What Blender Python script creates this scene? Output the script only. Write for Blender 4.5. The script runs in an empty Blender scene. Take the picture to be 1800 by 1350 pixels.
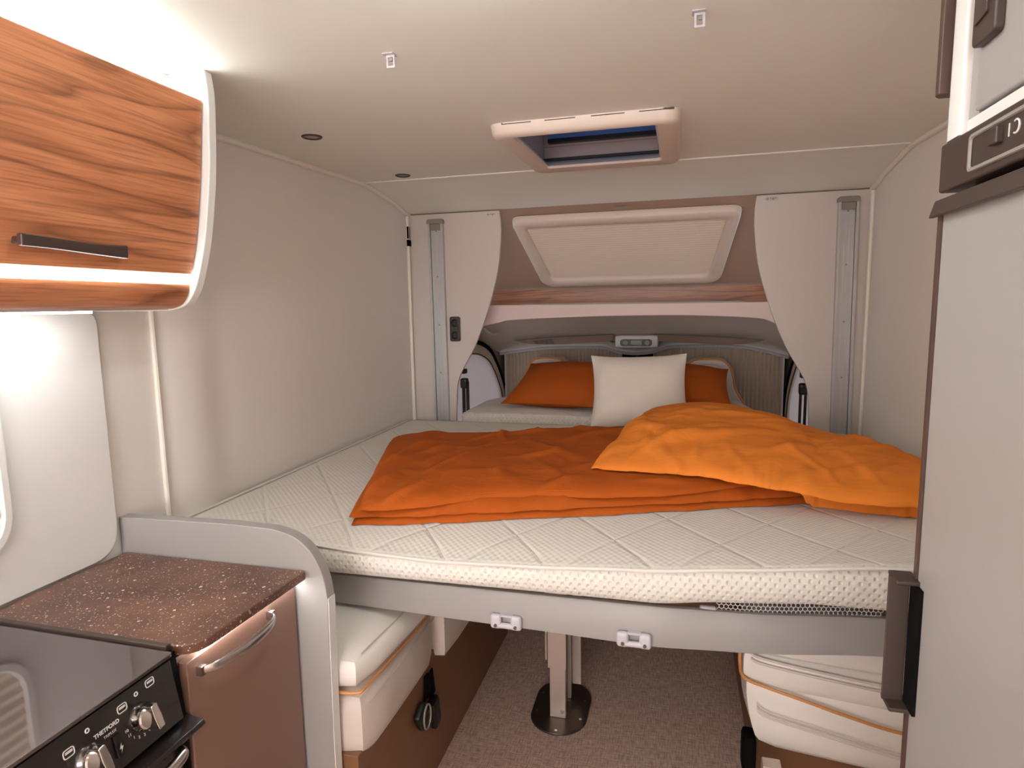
import bpy, bmesh, math, random
from mathutils import Vector, Matrix, noise
random.seed(7)
SC = bpy.context.scene
COL = SC.collection

# ------------------------------------------------------------------ camera, world, light, exposure
cam_data = bpy.data.cameras.new('camera')
cam_data.sensor_width = 36.0
cam_data.lens = 21.8
cam_data.clip_start = 0.02
cam = bpy.data.objects.new('camera', cam_data)
COL.objects.link(cam)
cam.matrix_world = Matrix(((0.96620, -0.01668, 0.25724, 0.0),
                           (0.25724, 0.12706, -0.95796, 0.0),
                           (-0.01671, 0.99175, 0.12706, 1.52),
                           (0, 0, 0, 1)))
SC.camera = cam

world = bpy.data.worlds.new('world')
SC.world = world
world.use_nodes = True
WB = world.node_tree.nodes['Background']
WB.inputs['Color'].default_value = (0.80, 0.90, 1.0, 1)
WB.inputs['Strength'].default_value = 2.0

SC.view_settings.view_transform = 'Standard'
SC.view_settings.look = 'None'
SC.view_settings.gamma = 1.0
SC.view_settings.exposure = 0.0
SC.view_settings.use_curve_mapping = False

LED = (0.97, 1.0, 0.99)
FILL_RIGHT = 150.0
LED_CORNICE, LED_GROOVE, LED_UNDER, LED_WORKTOP = 37.0, 26.0, 32.0, 26.0
ROOM_LAMP = 5.0
KITCHEN_FILL = 74.0  # unseen lamp, added to light the bed from above
LAMP_TINT = (0.97, 1.0, 0.99)

# added fill light at the rear end, unseen behind the viewer's place
rear_fill = bpy.data.lights.new('rear_fill_light', 'AREA')
rear_fill.shape = 'RECTANGLE'
rear_fill.size, rear_fill.size_y = 1.9, 1.3
rear_fill.energy = 76.0
rear_fill.color = (1.0, 0.94, 0.95)
rear_fill_o = bpy.data.objects.new('rear_fill_light', rear_fill)
COL.objects.link(rear_fill_o)
rear_fill_o.location = (-0.28, -3.38, 1.30)
rear_fill_o.rotation_euler = (math.radians(90), 0, 0)

# ------------------------------------------------------------------ helpers
def lin(c):
    return tuple(((v / 255.0) / 12.92 if v / 255.0 <= 0.04045 else ((v / 255.0 + 0.055) / 1.055) ** 2.4) for v in c)

ROOT = {}                                   # object -> location its mesh is measured from

def link(o):
    COL.objects.link(o)
    return o

def thing(name, label, cat, loc=(0, 0, 0), group=None):
    o = bpy.data.objects.new(name, None)
    o.empty_display_size = 0.05
    o.location = loc
    ROOT[o.name] = Vector(loc)
    tag(o, label, cat, group)
    return link(o)

def tag(o, label, cat, group=None, kind=None):
    o['label'] = label
    o['category'] = cat
    if group:
        o['group'] = group
    if kind:
        o['kind'] = kind
    return o

def mesh(name, geo, mat, parent=None, bevel=0.0, seg=3, angle=38, loc=None, flat=False, label=None):
    v, f = geo
    if parent is not None:
        base = ROOT[parent.name]
    elif loc is not None:
        base = Vector(loc)
    else:
        xs = [p[0] for p in v]; ys = [p[1] for p in v]; zs = [p[2] for p in v]
        base = Vector(((min(xs) + max(xs)) / 2, (min(ys) + max(ys)) / 2, min(zs)))
    me = bpy.data.meshes.new(name)
    me.from_pydata([tuple(Vector(p) - base) for p in v], [], f)
    bm = bmesh.new()
    bm.from_mesh(me)
    bmesh.ops.recalc_face_normals(bm, faces=bm.faces)
    bm.to_mesh(me)
    bm.free()
    if not flat:
        me.polygons.foreach_set('use_smooth', [True] * len(me.polygons))
        me.set_sharp_from_angle(angle=math.radians(angle))
    me.materials.append(mat)
    o = bpy.data.objects.new(name, me)
    link(o)
    if parent is not None:
        o.parent = parent
    else:
        o.location = base
    ROOT[o.name] = base
    if bevel:
        m = o.modifiers.new('bevel', 'BEVEL')
        m.width = bevel
        m.segments = seg
        m.limit_method = 'ANGLE'
        m.angle_limit = math.radians(35)
        m.harden_normals = True
    if label:
        o['label'] = label
    return o

def struct(name, geo, mat, label, cat, **k):
    o = mesh(name, geo, mat, loc=(0, 0, 0), **k)
    return tag(o, label, cat, kind='structure')

def join(*geos):
    V, F = [], []
    for v, f in geos:
        b = len(V)
        V += list(v)
        F += [tuple(i + b for i in q) for q in f]
    return V, F

def box(x0, x1, y0, y1, z0, z1):
    v = [(x, y, z) for x in (x0, x1) for y in (y0, y1) for z in (z0, z1)]
    f = [(0, 1, 3, 2), (4, 6, 7, 5), (0, 4, 5, 1), (2, 3, 7, 6), (0, 2, 6, 4), (1, 5, 7, 3)]
    return v, f

def prism(poly, axis, a, b):
    def P(p, t):
        return {'x': (t, p[0], p[1]), 'y': (p[0], t, p[1]), 'z': (p[0], p[1], t)}[axis]
    n = len(poly)
    v = [P(p, a) for p in poly] + [P(p, b) for p in poly]
    f = [tuple(range(n)), tuple(range(2 * n - 1, n - 1, -1))]
    f += [(i, (i + 1) % n, n + (i + 1) % n, n + i) for i in range(n)]
    return v, f

def loft(rings, loop=False, caps=False, closed=True):
    n = len(rings[0])
    v = [tuple(p) for r in rings for p in r]
    f = []
    m = len(rings)
    for j in range(m if loop else m - 1):
        a, b = j * n, ((j + 1) % m) * n
        for i in range(n if closed else n - 1):
            k = (i + 1) % n
            f.append((a + i, a + k, b + k, b + i))
    if caps:
        f.append(tuple(range(n)))
        f.append(tuple(range((m - 1) * n + n - 1, (m - 1) * n - 1, -1)))
    return v, f

def tube(path, r, n=8, closed=False):
    P = [Vector(p) for p in path]
    m = len(P)
    rings = []
    up = Vector((0, 0, 1))
    prev = None
    for i in range(m):
        if closed:
            t = P[(i + 1) % m] - P[i - 1]
        else:
            t = P[min(i + 1, m - 1)] - P[max(i - 1, 0)]
        t.normalize()
        if prev is None:
            ref = up if abs(t.z) < 0.9 else Vector((1, 0, 0))
            a = t.cross(ref).normalized()
        else:
            a = (prev - t * prev.dot(t)).normalized()
        prev = a
        b = t.cross(a)
        rr = r[i] if isinstance(r, (list, tuple)) else r
        rings.append([P[i] + a * math.cos(2 * math.pi * k / n) * rr + b * math.sin(2 * math.pi * k / n) * rr for k in range(n)])
    return loft(rings, loop=closed, caps=not closed)

def rounded(poly, r, n=6):
    out = []
    m = len(poly)
    rr = r if isinstance(r, (list, tuple)) else [r] * m
    for i in range(m):
        p = Vector(poly[i]); a = Vector(poly[i - 1]); b = Vector(poly[(i + 1) % m])
        da = (a - p); db = (b - p)
        k = min(rr[i], da.length * 0.49, db.length * 0.49)
        pa = p + da.normalized() * k
        pb = p + db.normalized() * k
        for j in range(n + 1):
            t = j / n
            out.append(tuple((1 - t) ** 2 * pa + 2 * t * (1 - t) * p * 0.93 + 2 * t * (1 - t) * 0.07 * (pa + pb) / 2 + t * t * pb))
    return out

def spline(pts, n=8):
    P = [Vector(p) for p in pts]
    out = []
    for i in range(len(P) - 1):
        p0 = P[max(i - 1, 0)]; p1 = P[i]; p2 = P[i + 1]; p3 = P[min(i + 2, len(P) - 1)]
        for j in range(n):
            t = j / n
            out.append(tuple(0.5 * ((2 * p1) + (p2 - p0) * t + (2 * p0 - 5 * p1 + 4 * p2 - p3) * t * t + (3 * p1 - p0 - 3 * p2 + p3) * t ** 3)))
    out.append(tuple(P[-1]))
    return out

def interp(x, xs, ys):
    if x <= xs[0]:
        return ys[0]
    for i in range(1, len(xs)):
        if x <= xs[i]:
            t = (x - xs[i - 1]) / (xs[i] - xs[i - 1])
            t2 = t * t * (3 - 2 * t) * 0.5 + t * 0.5
            return ys[i - 1] + (ys[i] - ys[i - 1]) * t2
    return ys[-1]

def disc(c, axis, r, h, n=24):
    c = Vector(c); ax = Vector(axis).normalized()
    ref = Vector((0, 0, 1)) if abs(ax.z) < 0.9 else Vector((1, 0, 0))
    a = ax.cross(ref).normalized(); b = ax.cross(a)
    def ring(rr, t):
        return [c + ax * t + a * math.cos(2 * math.pi * k / n) * rr + b * math.sin(2 * math.pi * k / n) * rr for k in range(n)]
    return loft([ring(r, 0), ring(r, h)], caps=True)

def lathe(c, axis, prof, n=28):
    c = Vector(c); ax = Vector(axis).normalized()
    ref = Vector((0, 0, 1)) if abs(ax.z) < 0.9 else Vector((1, 0, 0))
    a = ax.cross(ref).normalized(); b = ax.cross(a)
    rings = [[c + ax * t + a * math.cos(2 * math.pi * k / n) * r + b * math.sin(2 * math.pi * k / n) * r for k in range(n)] for r, t in prof]
    return loft(rings, caps=True)

def soft_box(x0, x1, y0, y1, z0, z1, r, puff=0.0, seg=5):
    bm = bmesh.new()
    bmesh.ops.create_cube(bm, size=1.0)
    for v in bm.verts:
        v.co = Vector(((x0 + x1) / 2 + v.co.x * (x1 - x0), (y0 + y1) / 2 + v.co.y * (y1 - y0), (z0 + z1) / 2 + v.co.z * (z1 - z0)))
    bmesh.ops.subdivide_edges(bm, edges=bm.edges[:], cuts=6, use_grid_fill=True)
    sx, sy, sz = (x1 - x0) / 2, (y1 - y0) / 2, (z1 - z0) / 2
    cx, cy, cz = (x0 + x1) / 2, (y0 + y1) / 2, (z0 + z1) / 2
    for v in bm.verts:
        p = Vector((v.co.x - cx, v.co.y - cy, v.co.z - cz))
        q = Vector((max(min(p.x, sx - r), -sx + r), max(min(p.y, sy - r), -sy + r), max(min(p.z, sz - r), -sz + r)))
        d = p - q
        if d.length > 1e-6:
            p = q + d.normalized() * r
        if puff:
            w = [(1 - (p.x / sx) ** 2), (1 - (p.y / sy) ** 2), (1 - (p.z / sz) ** 2)]
            p.x += math.copysign(puff, p.x) * max(w[1], 0) * max(w[2], 0) * (abs(p.x) / sx) ** 3
            p.y += math.copysign(puff, p.y) * max(w[0], 0) * max(w[2], 0) * (abs(p.y) / sy) ** 3
            p.z += math.copysign(puff, p.z) * max(w[0], 0) * max(w[1], 0) * (abs(p.z) / sz) ** 3
        v.co = Vector((cx, cy, cz)) + p
    vs = [tuple(v.co) for v in bm.verts]
    bm.verts.index_update()
    fs = [tuple(v.index for v in f.verts) for f in bm.faces]
    bm.free()
    return vs, fs

def xform(geo, M):
    v, f = geo
    return [tuple(M @ Vector(p)) for p in v], f

def rot_about(p, axis, deg):
    return Matrix.Translation(p) @ Matrix.Rotation(math.radians(deg), 4, axis) @ Matrix.Translation(-Vector(p))

# ------------------------------------------------------------------ materials
def new_mat(name):
    m = bpy.data.materials.new(name)
    m.use_nodes = True
    return m, m.node_tree.nodes, m.node_tree.links, m.node_tree.nodes['Principled BSDF']

def plain(name, rgb, rough=0.5, metal=0.0, bump=0.0, bscale=400.0, vary=0.0, vscale=3.0, spec=0.5, coat=0.0, sheen=0.0, stretch=(1, 1, 1)):
    m, N, L, B = new_mat(name)
    c = lin(rgb)
    B.inputs['Base Color'].default_value = (*c, 1)
    B.inputs['Roughness'].default_value = rough
    B.inputs['Metallic'].default_value = metal
    B.inputs['Specular IOR Level'].default_value = spec
    B.inputs['Coat Weight'].default_value = coat
    B.inputs['Sheen Weight'].default_value = sheen
    tc = N.new('ShaderNodeTexCoord')
    mp = N.new('ShaderNodeMapping')
    mp.inputs['Scale'].default_value = stretch
    L.new(tc.outputs['Object'], mp.inputs['Vector'])
    no = N.new('ShaderNodeTexNoise')
    no.inputs['Scale'].default_value = vscale
    no.inputs['Detail'].default_value = 4
    L.new(mp.outputs['Vector'], no.inputs['Vector'])
    mx = N.new('ShaderNodeMix')
    mx.data_type = 'RGBA'
    mx.inputs['A'].default_value = (*[v * (1 - vary) for v in c], 1)
    mx.inputs['B'].default_value = (*[min(1, v * (1 + vary)) for v in c], 1)
    L.new(no.outputs['Fac'], mx.inputs['Factor'])
    L.new(mx.outputs['Result'], B.inputs['Base Color'])
    if bump:
        n2 = N.new('ShaderNodeTexNoise')
        n2.inputs['Scale'].default_value = bscale
        n2.inputs['Detail'].default_value = 3
        L.new(mp.outputs['Vector'], n2.inputs['Vector'])
        bp = N.new('ShaderNodeBump')
        bp.inputs['Strength'].default_value = bump
        bp.inputs['Distance'].default_value = 0.002
        L.new(n2.outputs['Fac'], bp.inputs['Height'])
        L.new(bp.outputs['Normal'], B.inputs['Normal'])
    return m

def emitter(name, rgb, strength):
    m, N, L, B = new_mat(name)
    B.inputs['Base Color'].default_value = (0.9, 0.9, 0.9, 1)
    B.inputs['Emission Color'].default_value = (*rgb, 1)
    B.inputs['Emission Strength'].default_value = strength
    return m

def ramp(N, stops):
    r = N.new('ShaderNodeValToRGB')
    e = r.color_ramp.elements
    while len(e) > 1:
        e.remove(e[-1])
    e[0].position = stops[0][0]
    e[0].color = (*lin(stops[0][1]), 1)
    for p, c in stops[1:]:
        k = e.new(p)
        k.color = (*lin(c), 1)
    return r

def mth(N, L, op, a, b=None):
    n = N.new('ShaderNodeMath')
    n.operation = op
    for i, s in enumerate((a, b)):
        if s is None:
            continue
        if isinstance(s, (int, float)):
            n.inputs[i].default_value = s
        else:
            L.new(s, n.inputs[i])
    return n.outputs[0]

def wood(name, along, dark=1.0):
    """walnut with long wavy grain; along = 'x' or 'y' names the axis the grain runs on"""
    m, N, L, B = new_mat(name)
    tc = N.new('ShaderNodeTexCoord')
    def mapped(sl, sc_):
        mp = N.new('ShaderNodeMapping')
        mp.inputs['Scale'].default_value = (sl, sc_, sc_) if along == 'x' else (sc_, sl, sc_)
        L.new(tc.outputs['Object'], mp.inputs['Vector'])
        return mp.outputs['Vector']
    w = N.new('ShaderNodeTexNoise')
    w.inputs['Scale'].default_value = 1.0
    w.inputs['Detail'].default_value = 4
    w.inputs['Roughness'].default_value = 0.5
    w.inputs['Distortion'].default_value = 0.35
    L.new(mapped(1.1, 11), w.inputs['Vector'])
    r = ramp(N, [(0.28, (152, 96, 64)), (0.42, (172, 112, 76)), (0.5, (182, 122, 86)), (0.58, (168, 108, 74)), (0.7, (186, 128, 92))])
    L.new(w.outputs['Fac'], r.inputs['Fac'])
    # dark growth lines: contours of a slow, stretched field
    g = N.new('ShaderNodeTexNoise')
    g.inputs['Scale'].default_value = 1.0
    g.inputs['Detail'].default_value = 2.5
    g.inputs['Distortion'].default_value = 0.25
    L.new(mapped(0.5, 6.0), g.inputs['Vector'])
    st = mth(N, L, 'FRACT', mth(N, L, 'MULTIPLY', g.outputs['Fac'], 12.0))
    r3 = ramp(N, [(0.0, (118, 104, 96)), (0.10, (196, 184, 176)), (0.35, (255, 255, 255)), (0.9, (246, 240, 236)), (1.0, (150, 134, 124))])
    L.new(st, r3.inputs['Fac'])
    m1 = N.new('ShaderNodeMix')
    m1.data_type = 'RGBA'
    m1.blend_type = 'MULTIPLY'
    m1.inputs['Factor'].default_value = 0.6
    L.new(r.outputs['Color'], m1.inputs['A'])
    L.new(r3.outputs['Color'], m1.inputs['B'])
    f = N.new('ShaderNodeTexNoise')
    f.inputs['Scale'].default_value = 1.0
    f.inputs['Detail'].default_value = 3
    f.inputs['Distortion'].default_value = 0.2
    L.new(mapped(7, 210), f.inputs['Vector'])
    r2 = ramp(N, [(0.3, (196, 188, 182)), (0.55, (250, 250, 250))])
    L.new(f.outputs['Fac'], r2.inputs['Fac'])
    mx = N.new('ShaderNodeMix')
    mx.data_type = 'RGBA'
    mx.blend_type = 'MULTIPLY'
    mx.inputs['Factor'].default_value = 0.8
    L.new(m1.outputs['Result'], mx.inputs['A'])
    L.new(r2.outputs['Color'], mx.inputs['B'])
    hs = N.new('ShaderNodeHueSaturation')
    hs.inputs['Value'].default_value = dark * 1.3
    L.new(mx.outputs['Result'], hs.inputs['Color'])
    L.new(hs.outputs['Color'], B.inputs['Base Color'])
    B.inputs['Roughness'].default_value = 0.38
    return m

def worktop_mat():
    m, N, L, B = new_mat('brown_speckled_stone')
    tc = N.new('ShaderNodeTexCoord')
    n1 = N.new('ShaderNodeTexNoise')
    n1.inputs['Scale'].default_value = 9
    n1.inputs['Detail'].default_value = 6
    L.new(tc.outputs['Object'], n1.inputs['Vector'])
    r = ramp(N, [(0.3, (74, 48, 39)), (0.5, (94, 62, 49)), (0.7, (112, 77, 60))])
    L.new(n1.outputs['Fac'], r.inputs['Fac'])
    col = r.outputs['Color']
    for sc_, th, seedv in ((34, 0.13, 11.0), (60, 0.18, 0.0), (120, 0.2, 3.0), (260, 0.26, 7.0)):
        mp = N.new('ShaderNodeMapping')
        mp.inputs['Location'].default_value = (seedv, seedv, 0)
        L.new(tc.outputs['Object'], mp.inputs['Vector'])
        vo = N.new('ShaderNodeTexVoronoi')
        vo.inputs['Scale'].default_value = sc_
        L.new(mp.outputs['Vector'], vo.inputs['Vector'])
        near = mth(N, L, 'LESS_THAN', vo.outputs['Distance'], th)
        sep = N.new('ShaderNodeSeparateColor')
        L.new(vo.outputs['Color'], sep.inputs['Color'])
        pick = mth(N, L, 'GREATER_THAN', sep.outputs['Red'], 0.62)
        fac = mth(N, L, 'MULTIPLY', mth(N, L, 'MULTIPLY', near, pick), sep.outputs['Green'])
        mx = N.new('ShaderNodeMix')
        mx.data_type = 'RGBA'
        mx.inputs['B'].default_value = (*lin((232, 214, 200)), 1)
        L.new(fac, mx.inputs['Factor'])
        L.new(col, mx.inputs['A'])
        col = mx.outputs['Result']
    L.new(col, B.inputs['Base Color'])
    B.inputs['Roughness'].default_value = 0.32
    return m

def mattress_mat():
    m, N, L, B = new_mat('quilted_white_ticking')
    B.inputs['Base Color'].default_value = (*lin((224, 218, 208)), 1)
    B.inputs['Roughness'].default_value = 0.85
    B.inputs['Sheen Weight'].default_value = 0.2
    tc = N.new('ShaderNodeTexCoord')
    sp = N.new('ShaderNodeSeparateXYZ')
    L.new(tc.outputs['Object'], sp.inputs[0])
    X, Y, Z = sp.outputs
    def cosk(s, pitch):
        return mth(N, L, 'COSINE', mth(N, L, 'MULTIPLY', s, 2 * math.pi / pitch))
    # side: dimples in staggered rows
    side = mth(N, L, 'MULTIPLY', cosk(X, 0.0205), cosk(Z, 0.0245))
    side = mth(N, L, 'POWER', mth(N, L, 'MAXIMUM', side, 0.0), 1.6)
    side = mth(N, L, 'MULTIPLY', side, -1.0)
    # top: small woven ribs and diamond stitching
    ribs = mth(N, L, 'MULTIPLY', cosk(X, 0.020), cosk(Y, 0.019))
    ribs = mth(N, L, 'MULTIPLY', ribs, 0.22)
    def groove(a):
        t = mth(N, L, 'ABSOLUTE', mth(N, L, 'SUBTRACT', mth(N, L, 'FRACT', mth(N, L, 'MULTIPLY', a, 1 / 0.26)), 0.5))
        return mth(N, L, 'MULTIPLY', mth(N, L, 'MAXIMUM', mth(N, L, 'SUBTRACT', 1.0, mth(N, L, 'MULTIPLY', t, 22.0)), 0.0), -1.1)
    d1 = groove(mth(N, L, 'ADD', X, mth(N, L, 'MULTIPLY', Y, 0.8)))
    d2 = groove(mth(N, L, 'SUBTRACT', X, mth(N, L, 'MULTIPLY', Y, 0.8)))
    top = mth(N, L, 'ADD', ribs, mth(N, L, 'MINIMUM', d1, d2))
    ge = N.new('ShaderNodeNewGeometry')
    sn = N.new('ShaderNodeSeparateXYZ')
    L.new(ge.outputs['Normal'], sn.inputs[0])
    istop = mth(N, L, 'GREATER_THAN', sn.outputs[2], 0.75)
    mx = N.new('ShaderNodeMix')
    mx.data_type = 'FLOAT'
    L.new(istop, mx.inputs['Factor'])
    L.new(side, mx.inputs['A'])
    L.new(top, mx.inputs['B'])
    bp = N.new('ShaderNodeBump')
    bp.inputs['Strength'].default_value = 0.6
    bp.inputs['Distance'].default_value = 0.005
    L.new(mx.outputs['Result'], bp.inputs['Height'])
    L.new(bp.outputs['Normal'], B.inputs['Normal'])
    return m

def weave_mat(name, c1, c2, scale, rough=0.9, bump=0.3):
    m, N, L, B = new_mat(name)
    tc = N.new('ShaderNodeTexCoord')
    outs = []
    for st in ((1, 12, 1), (12, 1, 1)):
        mp = N.new('ShaderNodeMapping')
        mp.inputs['Scale'].default_value = st
        L.new(tc.outputs['Object'], mp.inputs['Vector'])
        n = N.new('ShaderNodeTexNoise')
        n.inputs['Scale'].default_value = scale
        n.inputs['Detail'].default_value = 3
        L.new(mp.outputs['Vector'], n.inputs['Vector'])
        outs.append(n.outputs['Fac'])
    a = mth(N, L, 'MULTIPLY', mth(N, L, 'ADD', outs[0], outs[1]), 0.5)
    r = ramp(N, [(0.36, c1), (0.64, c2)])
    L.new(a, r.inputs['Fac'])
    L.new(r.outputs['Color'], B.inputs['Base Color'])
    B.inputs['Roughness'].default_value = rough
    bp = N.new('ShaderNodeBump')
    bp.inputs['Strength'].default_value = bump
    bp.inputs['Distance'].default_value = 0.002
    L.new(a, bp.inputs['Height'])
    L.new(bp.outputs['Normal'], B.inputs['Normal'])
    return m

def cotton(name, rgb, wr=0.25):
    m, N, L, B = new_mat(name)
    c = lin(rgb)
    tc = N.new('ShaderNodeTexCoord')
    no = N.new('ShaderNodeTexNoise')
    no.inputs['Scale'].default_value = 6
    no.inputs['Detail'].default_value = 3
    L.new(tc.outputs['Object'], no.inputs['Vector'])
    mx = N.new('ShaderNodeMix')
    mx.data_type = 'RGBA'
    mx.inputs['A'].default_value = (*[v * 0.93 for v in c], 1)
    mx.inputs['B'].default_value = (*[min(1, v * 1.07) for v in c], 1)
    L.new(no.outputs['Fac'], mx.inputs['Factor'])
    L.new(mx.outputs['Result'], B.inputs['Base Color'])
    B.inputs['Roughness'].default_value = 0.8
    B.inputs['Specular IOR Level'].default_value = 0.12
    mp = N.new('ShaderNodeMapping')
    mp.inputs['Rotation'].default_value = (0, 0, 0.7)
    mp.inputs['Scale'].default_value = (1, 3.2, 1)
    L.new(tc.outputs['Object'], mp.inputs['Vector'])
    n2 = N.new('ShaderNodeTexNoise')
    n2.inputs['Scale'].default_value = 9
    n2.inputs['Detail'].default_value = 5
    n2.inputs['Distortion'].default_value = 0.4
    L.new(mp.outputs['Vector'], n2.inputs['Vector'])
    bp = N.new('ShaderNodeBump')
    bp.inputs['Strength'].default_value = wr
    bp.inputs['Distance'].default_value = 0.012
    L.new(n2.outputs['Fac'], bp.inputs['Height'])
    L.new(bp.outputs['Normal'], B.inputs['Normal'])
    return m

M_wall = plain('beige_wall_vinyl', (236, 230, 223), 0.55, vary=0.015, bump=0.05, bscale=300)
M_ceil = plain('cream_ceiling_vinyl', (241, 241, 233), 0.6, vary=0.015, bump=0.05, bscale=300)
M_bead = plain('cream_bead', (242, 234, 222), 0.45)
M_white = plain('white_laminate', (228, 226, 222), 0.4)
M_splash = plain('white_splashback', (232, 229, 226), 0.35)
M_panel = plain('greige_panel', (212, 200, 192), 0.42)
M_grey = plain('grey_laminate', (154, 149, 146), 0.42)
M_rail = plain('brushed_aluminium', (196, 194, 192), 0.38, metal=0.55, bump=0.05, stretch=(40, 40, 1))
M_cap = plain('grey_plastic', (140, 134, 126), 0.5)
M_dark = plain('dark_brown_plastic', (58, 46, 40), 0.42)
M_black = plain('black_plastic', (18, 16, 16), 0.4)
M_matblack = plain('matt_black', (10, 9, 9), 0.85, spec=0.1)
M_choc = plain('chocolate_handle', (58, 42, 38), 0.38, coat=0.2)
M_wood = wood('walnut_grain_long', 'y')
M_woodx = wood('walnut_grain_cross', 'x', 0.75)
M_top = worktop_mat()
M_taupe = plain('taupe_gloss_door', (128, 96, 82), 0.35, coat=0.15)
M_chrome = plain('chrome', (210, 206, 204), 0.12, metal=1.0)
M_satin = plain('satin_chrome', (190, 184, 182), 0.25, metal=1.0)
M_lid = plain('dark_mirror_glass', (120, 112, 112), 0.05, metal=0.75)
M_oven = plain('black_enamel', (26, 21, 19), 0.25, coat=0.3)
M_print = plain('white_print', (214, 208, 204), 0.5)
M_matt = mattress_mat()
M_piping_w = plain('white_piping', (226, 220, 212), 0.75)
M_orange = cotton('rust_orange_cotton', (226, 130, 50), 0.3)
M_orange2 = cotton('burnt_orange_cotton', (172, 83, 26), 0.25)
M_pillow = cotton('cream_cotton', (236, 224, 212), 0.25)
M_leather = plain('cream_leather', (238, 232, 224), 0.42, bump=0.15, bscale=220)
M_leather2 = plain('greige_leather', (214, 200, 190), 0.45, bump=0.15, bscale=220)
M_pipe = plain('copper_piping', (206, 142, 84), 0.45)
M_base = plain('olive_brown_panel', (124, 84, 56), 0.4)
M_floor = weave_mat('woven_brown_vinyl', (160, 130, 114), (226, 198, 182), 24)
M_steel = plain('dark_steel_plate', (110, 100, 92), 0.35, metal=0.9)
M_leg = plain('champagne_aluminium', (206, 190, 178), 0.35, metal=0.5)
M_cab = plain('cab_fabric_grey', (238, 228, 214), 0.9, bump=0.4, bscale=500)
M_cabd = plain('cab_plastic_taupe', (166, 150, 136), 0.6)
M_visor = plain('visor_dark_taupe', (134, 112, 98), 0.8)
M_tray = plain('pale_grey_cassette', (226, 220, 216), 0.45)
M_blind = plain('pleated_blind_beige', (200, 182, 162), 0.9)
M_blindc = plain('pleated_blind_cream', (222, 206, 188), 0.9)
M_frame = plain('cream_plastic', (226, 210, 196), 0.45)
M_roof = plain('overcab_lining', (168, 140, 122), 0.75, bump=0.1)
M_shelf = plain('rosy_beige_foil', (226, 202, 194), 0.5)
M_lav = plain('lavender_grey_blind', (190, 188, 200), 0.8)
M_lav.node_tree.nodes['Principled BSDF'].inputs['Transmission Weight'].default_value = 0.0
_n = M_lav.node_tree
_t = _n.nodes.new('ShaderNodeBsdfTranslucent')
_t.inputs['Color'].default_value = (0.74, 0.65, 0.62, 1)
_m = _n.nodes.new('ShaderNodeMixShader')
_m.inputs['Fac'].default_value = 0.5
_n.links.new(_n.nodes['Principled BSDF'].outputs[0], _m.inputs[1])
_n.links.new(_t.outputs[0], _m.inputs[2])
_n.links.new(_m.outputs[0], _n.nodes['Material Output'].inputs['Surface'])
M_hook = plain('light_grey_plastic', (188, 184, 188), 0.4)
M_net = plain('white_net', (214, 212, 212), 0.6)
M_brown = plain('brown_strip', (74, 54, 46), 0.45)
M_mauve = plain('mauve_shaft', (176, 160, 158), 0.5)
M_lens = plain('frosted_lens', (150, 140, 130), 0.4)
M_silver = plain('silver_sticker', (190, 188, 184), 0.3, metal=0.3)
M_red = plain('dull_red_print', (120, 62, 56), 0.6)

# ------------------------------------------------------------------ the room
XL, XR = -1.3725, 0.806
YB = -3.4
def zceil(y):
    if y <= 2.6:
        return 2.010 + 0.0235 * max(y, 1.2)
    return interp(y, [2.6, 2.85, 3.07, 3.14, 3.70, 3.80], [2.071, 2.040, 1.994, 1.956, 1.598, 1.53])

def wall_x(y):                               # the left wall swells out beside its bead
    if 1.385 < y < 1.60:
        return XL + 0.016 * math.sin(math.pi * (y - 1.385) / 0.215) ** 0.8
    return XL

struct('floor', box(XL - 0.03, XR + 0.03, YB, 4.5, -0.04, 0.0), M_floor, 'brown woven vinyl floor under the raised bed', 'floor')

def wall_strip(xf, out, y0, y1, n):
    inner, outer = [], []
    ys = [y0 + (y1 - y0) * i / n for i in range(n + 1)]
    rings = []
    for y in ys:
        zt = zceil(min(y, 3.80)) + 0.005
        rings.append([(xf(y), y, 0.0), (xf(y), y, zt), (out, y, zt), (out, y, 0.0)])
    return loft(rings, caps=True)
struct('wall_left', wall_strip(wall_x, XL - 0.03, YB, 3.07, 160), M_wall, 'plain beige side wall left of the bed', 'wall')
struct('wall_right', wall_strip(lambda y: XR, XR + 0.03, YB, 3.07, 60), M_wall, 'plain beige side wall right of the bed beside the fridge', 'wall')

# ceiling with the hatch cut out, then the sloping roof over the cab
HX0, HX1, HY0, HY1 = -0.515, -0.075, 1.92, 2.46
def ceil_geo():
    xs = [XL - 0.03, HX0, HX1, XR + 0.03]
    ys = [YB, -1.5, -0.5, 0.3, 1.2, HY0, HY1, 2.6, 2.68, 2.76, 2.85, 2.94, 3.02, 3.07]
    V, F = [], []
    for t in (0.0, 0.03):
        for y in ys:
            for x in xs:
                V.append((x, y, zceil(y) + t))
    n = len(xs); m = len(ys)
    for L_ in (0, 1):
        for j in range(m - 1):
            for i in range(n - 1):
                if i == 1 and ys[j] == HY0:
                    continue
                a = L_ * n * m + j * n + i
                F.append((a, a + 1, a + n + 1, a + n))
    return V, F
struct('ceiling', ceil_geo(), M_ceil, 'cream ceiling with a hatch, sloping down over the cab', 'ceiling', angle=60)

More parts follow.
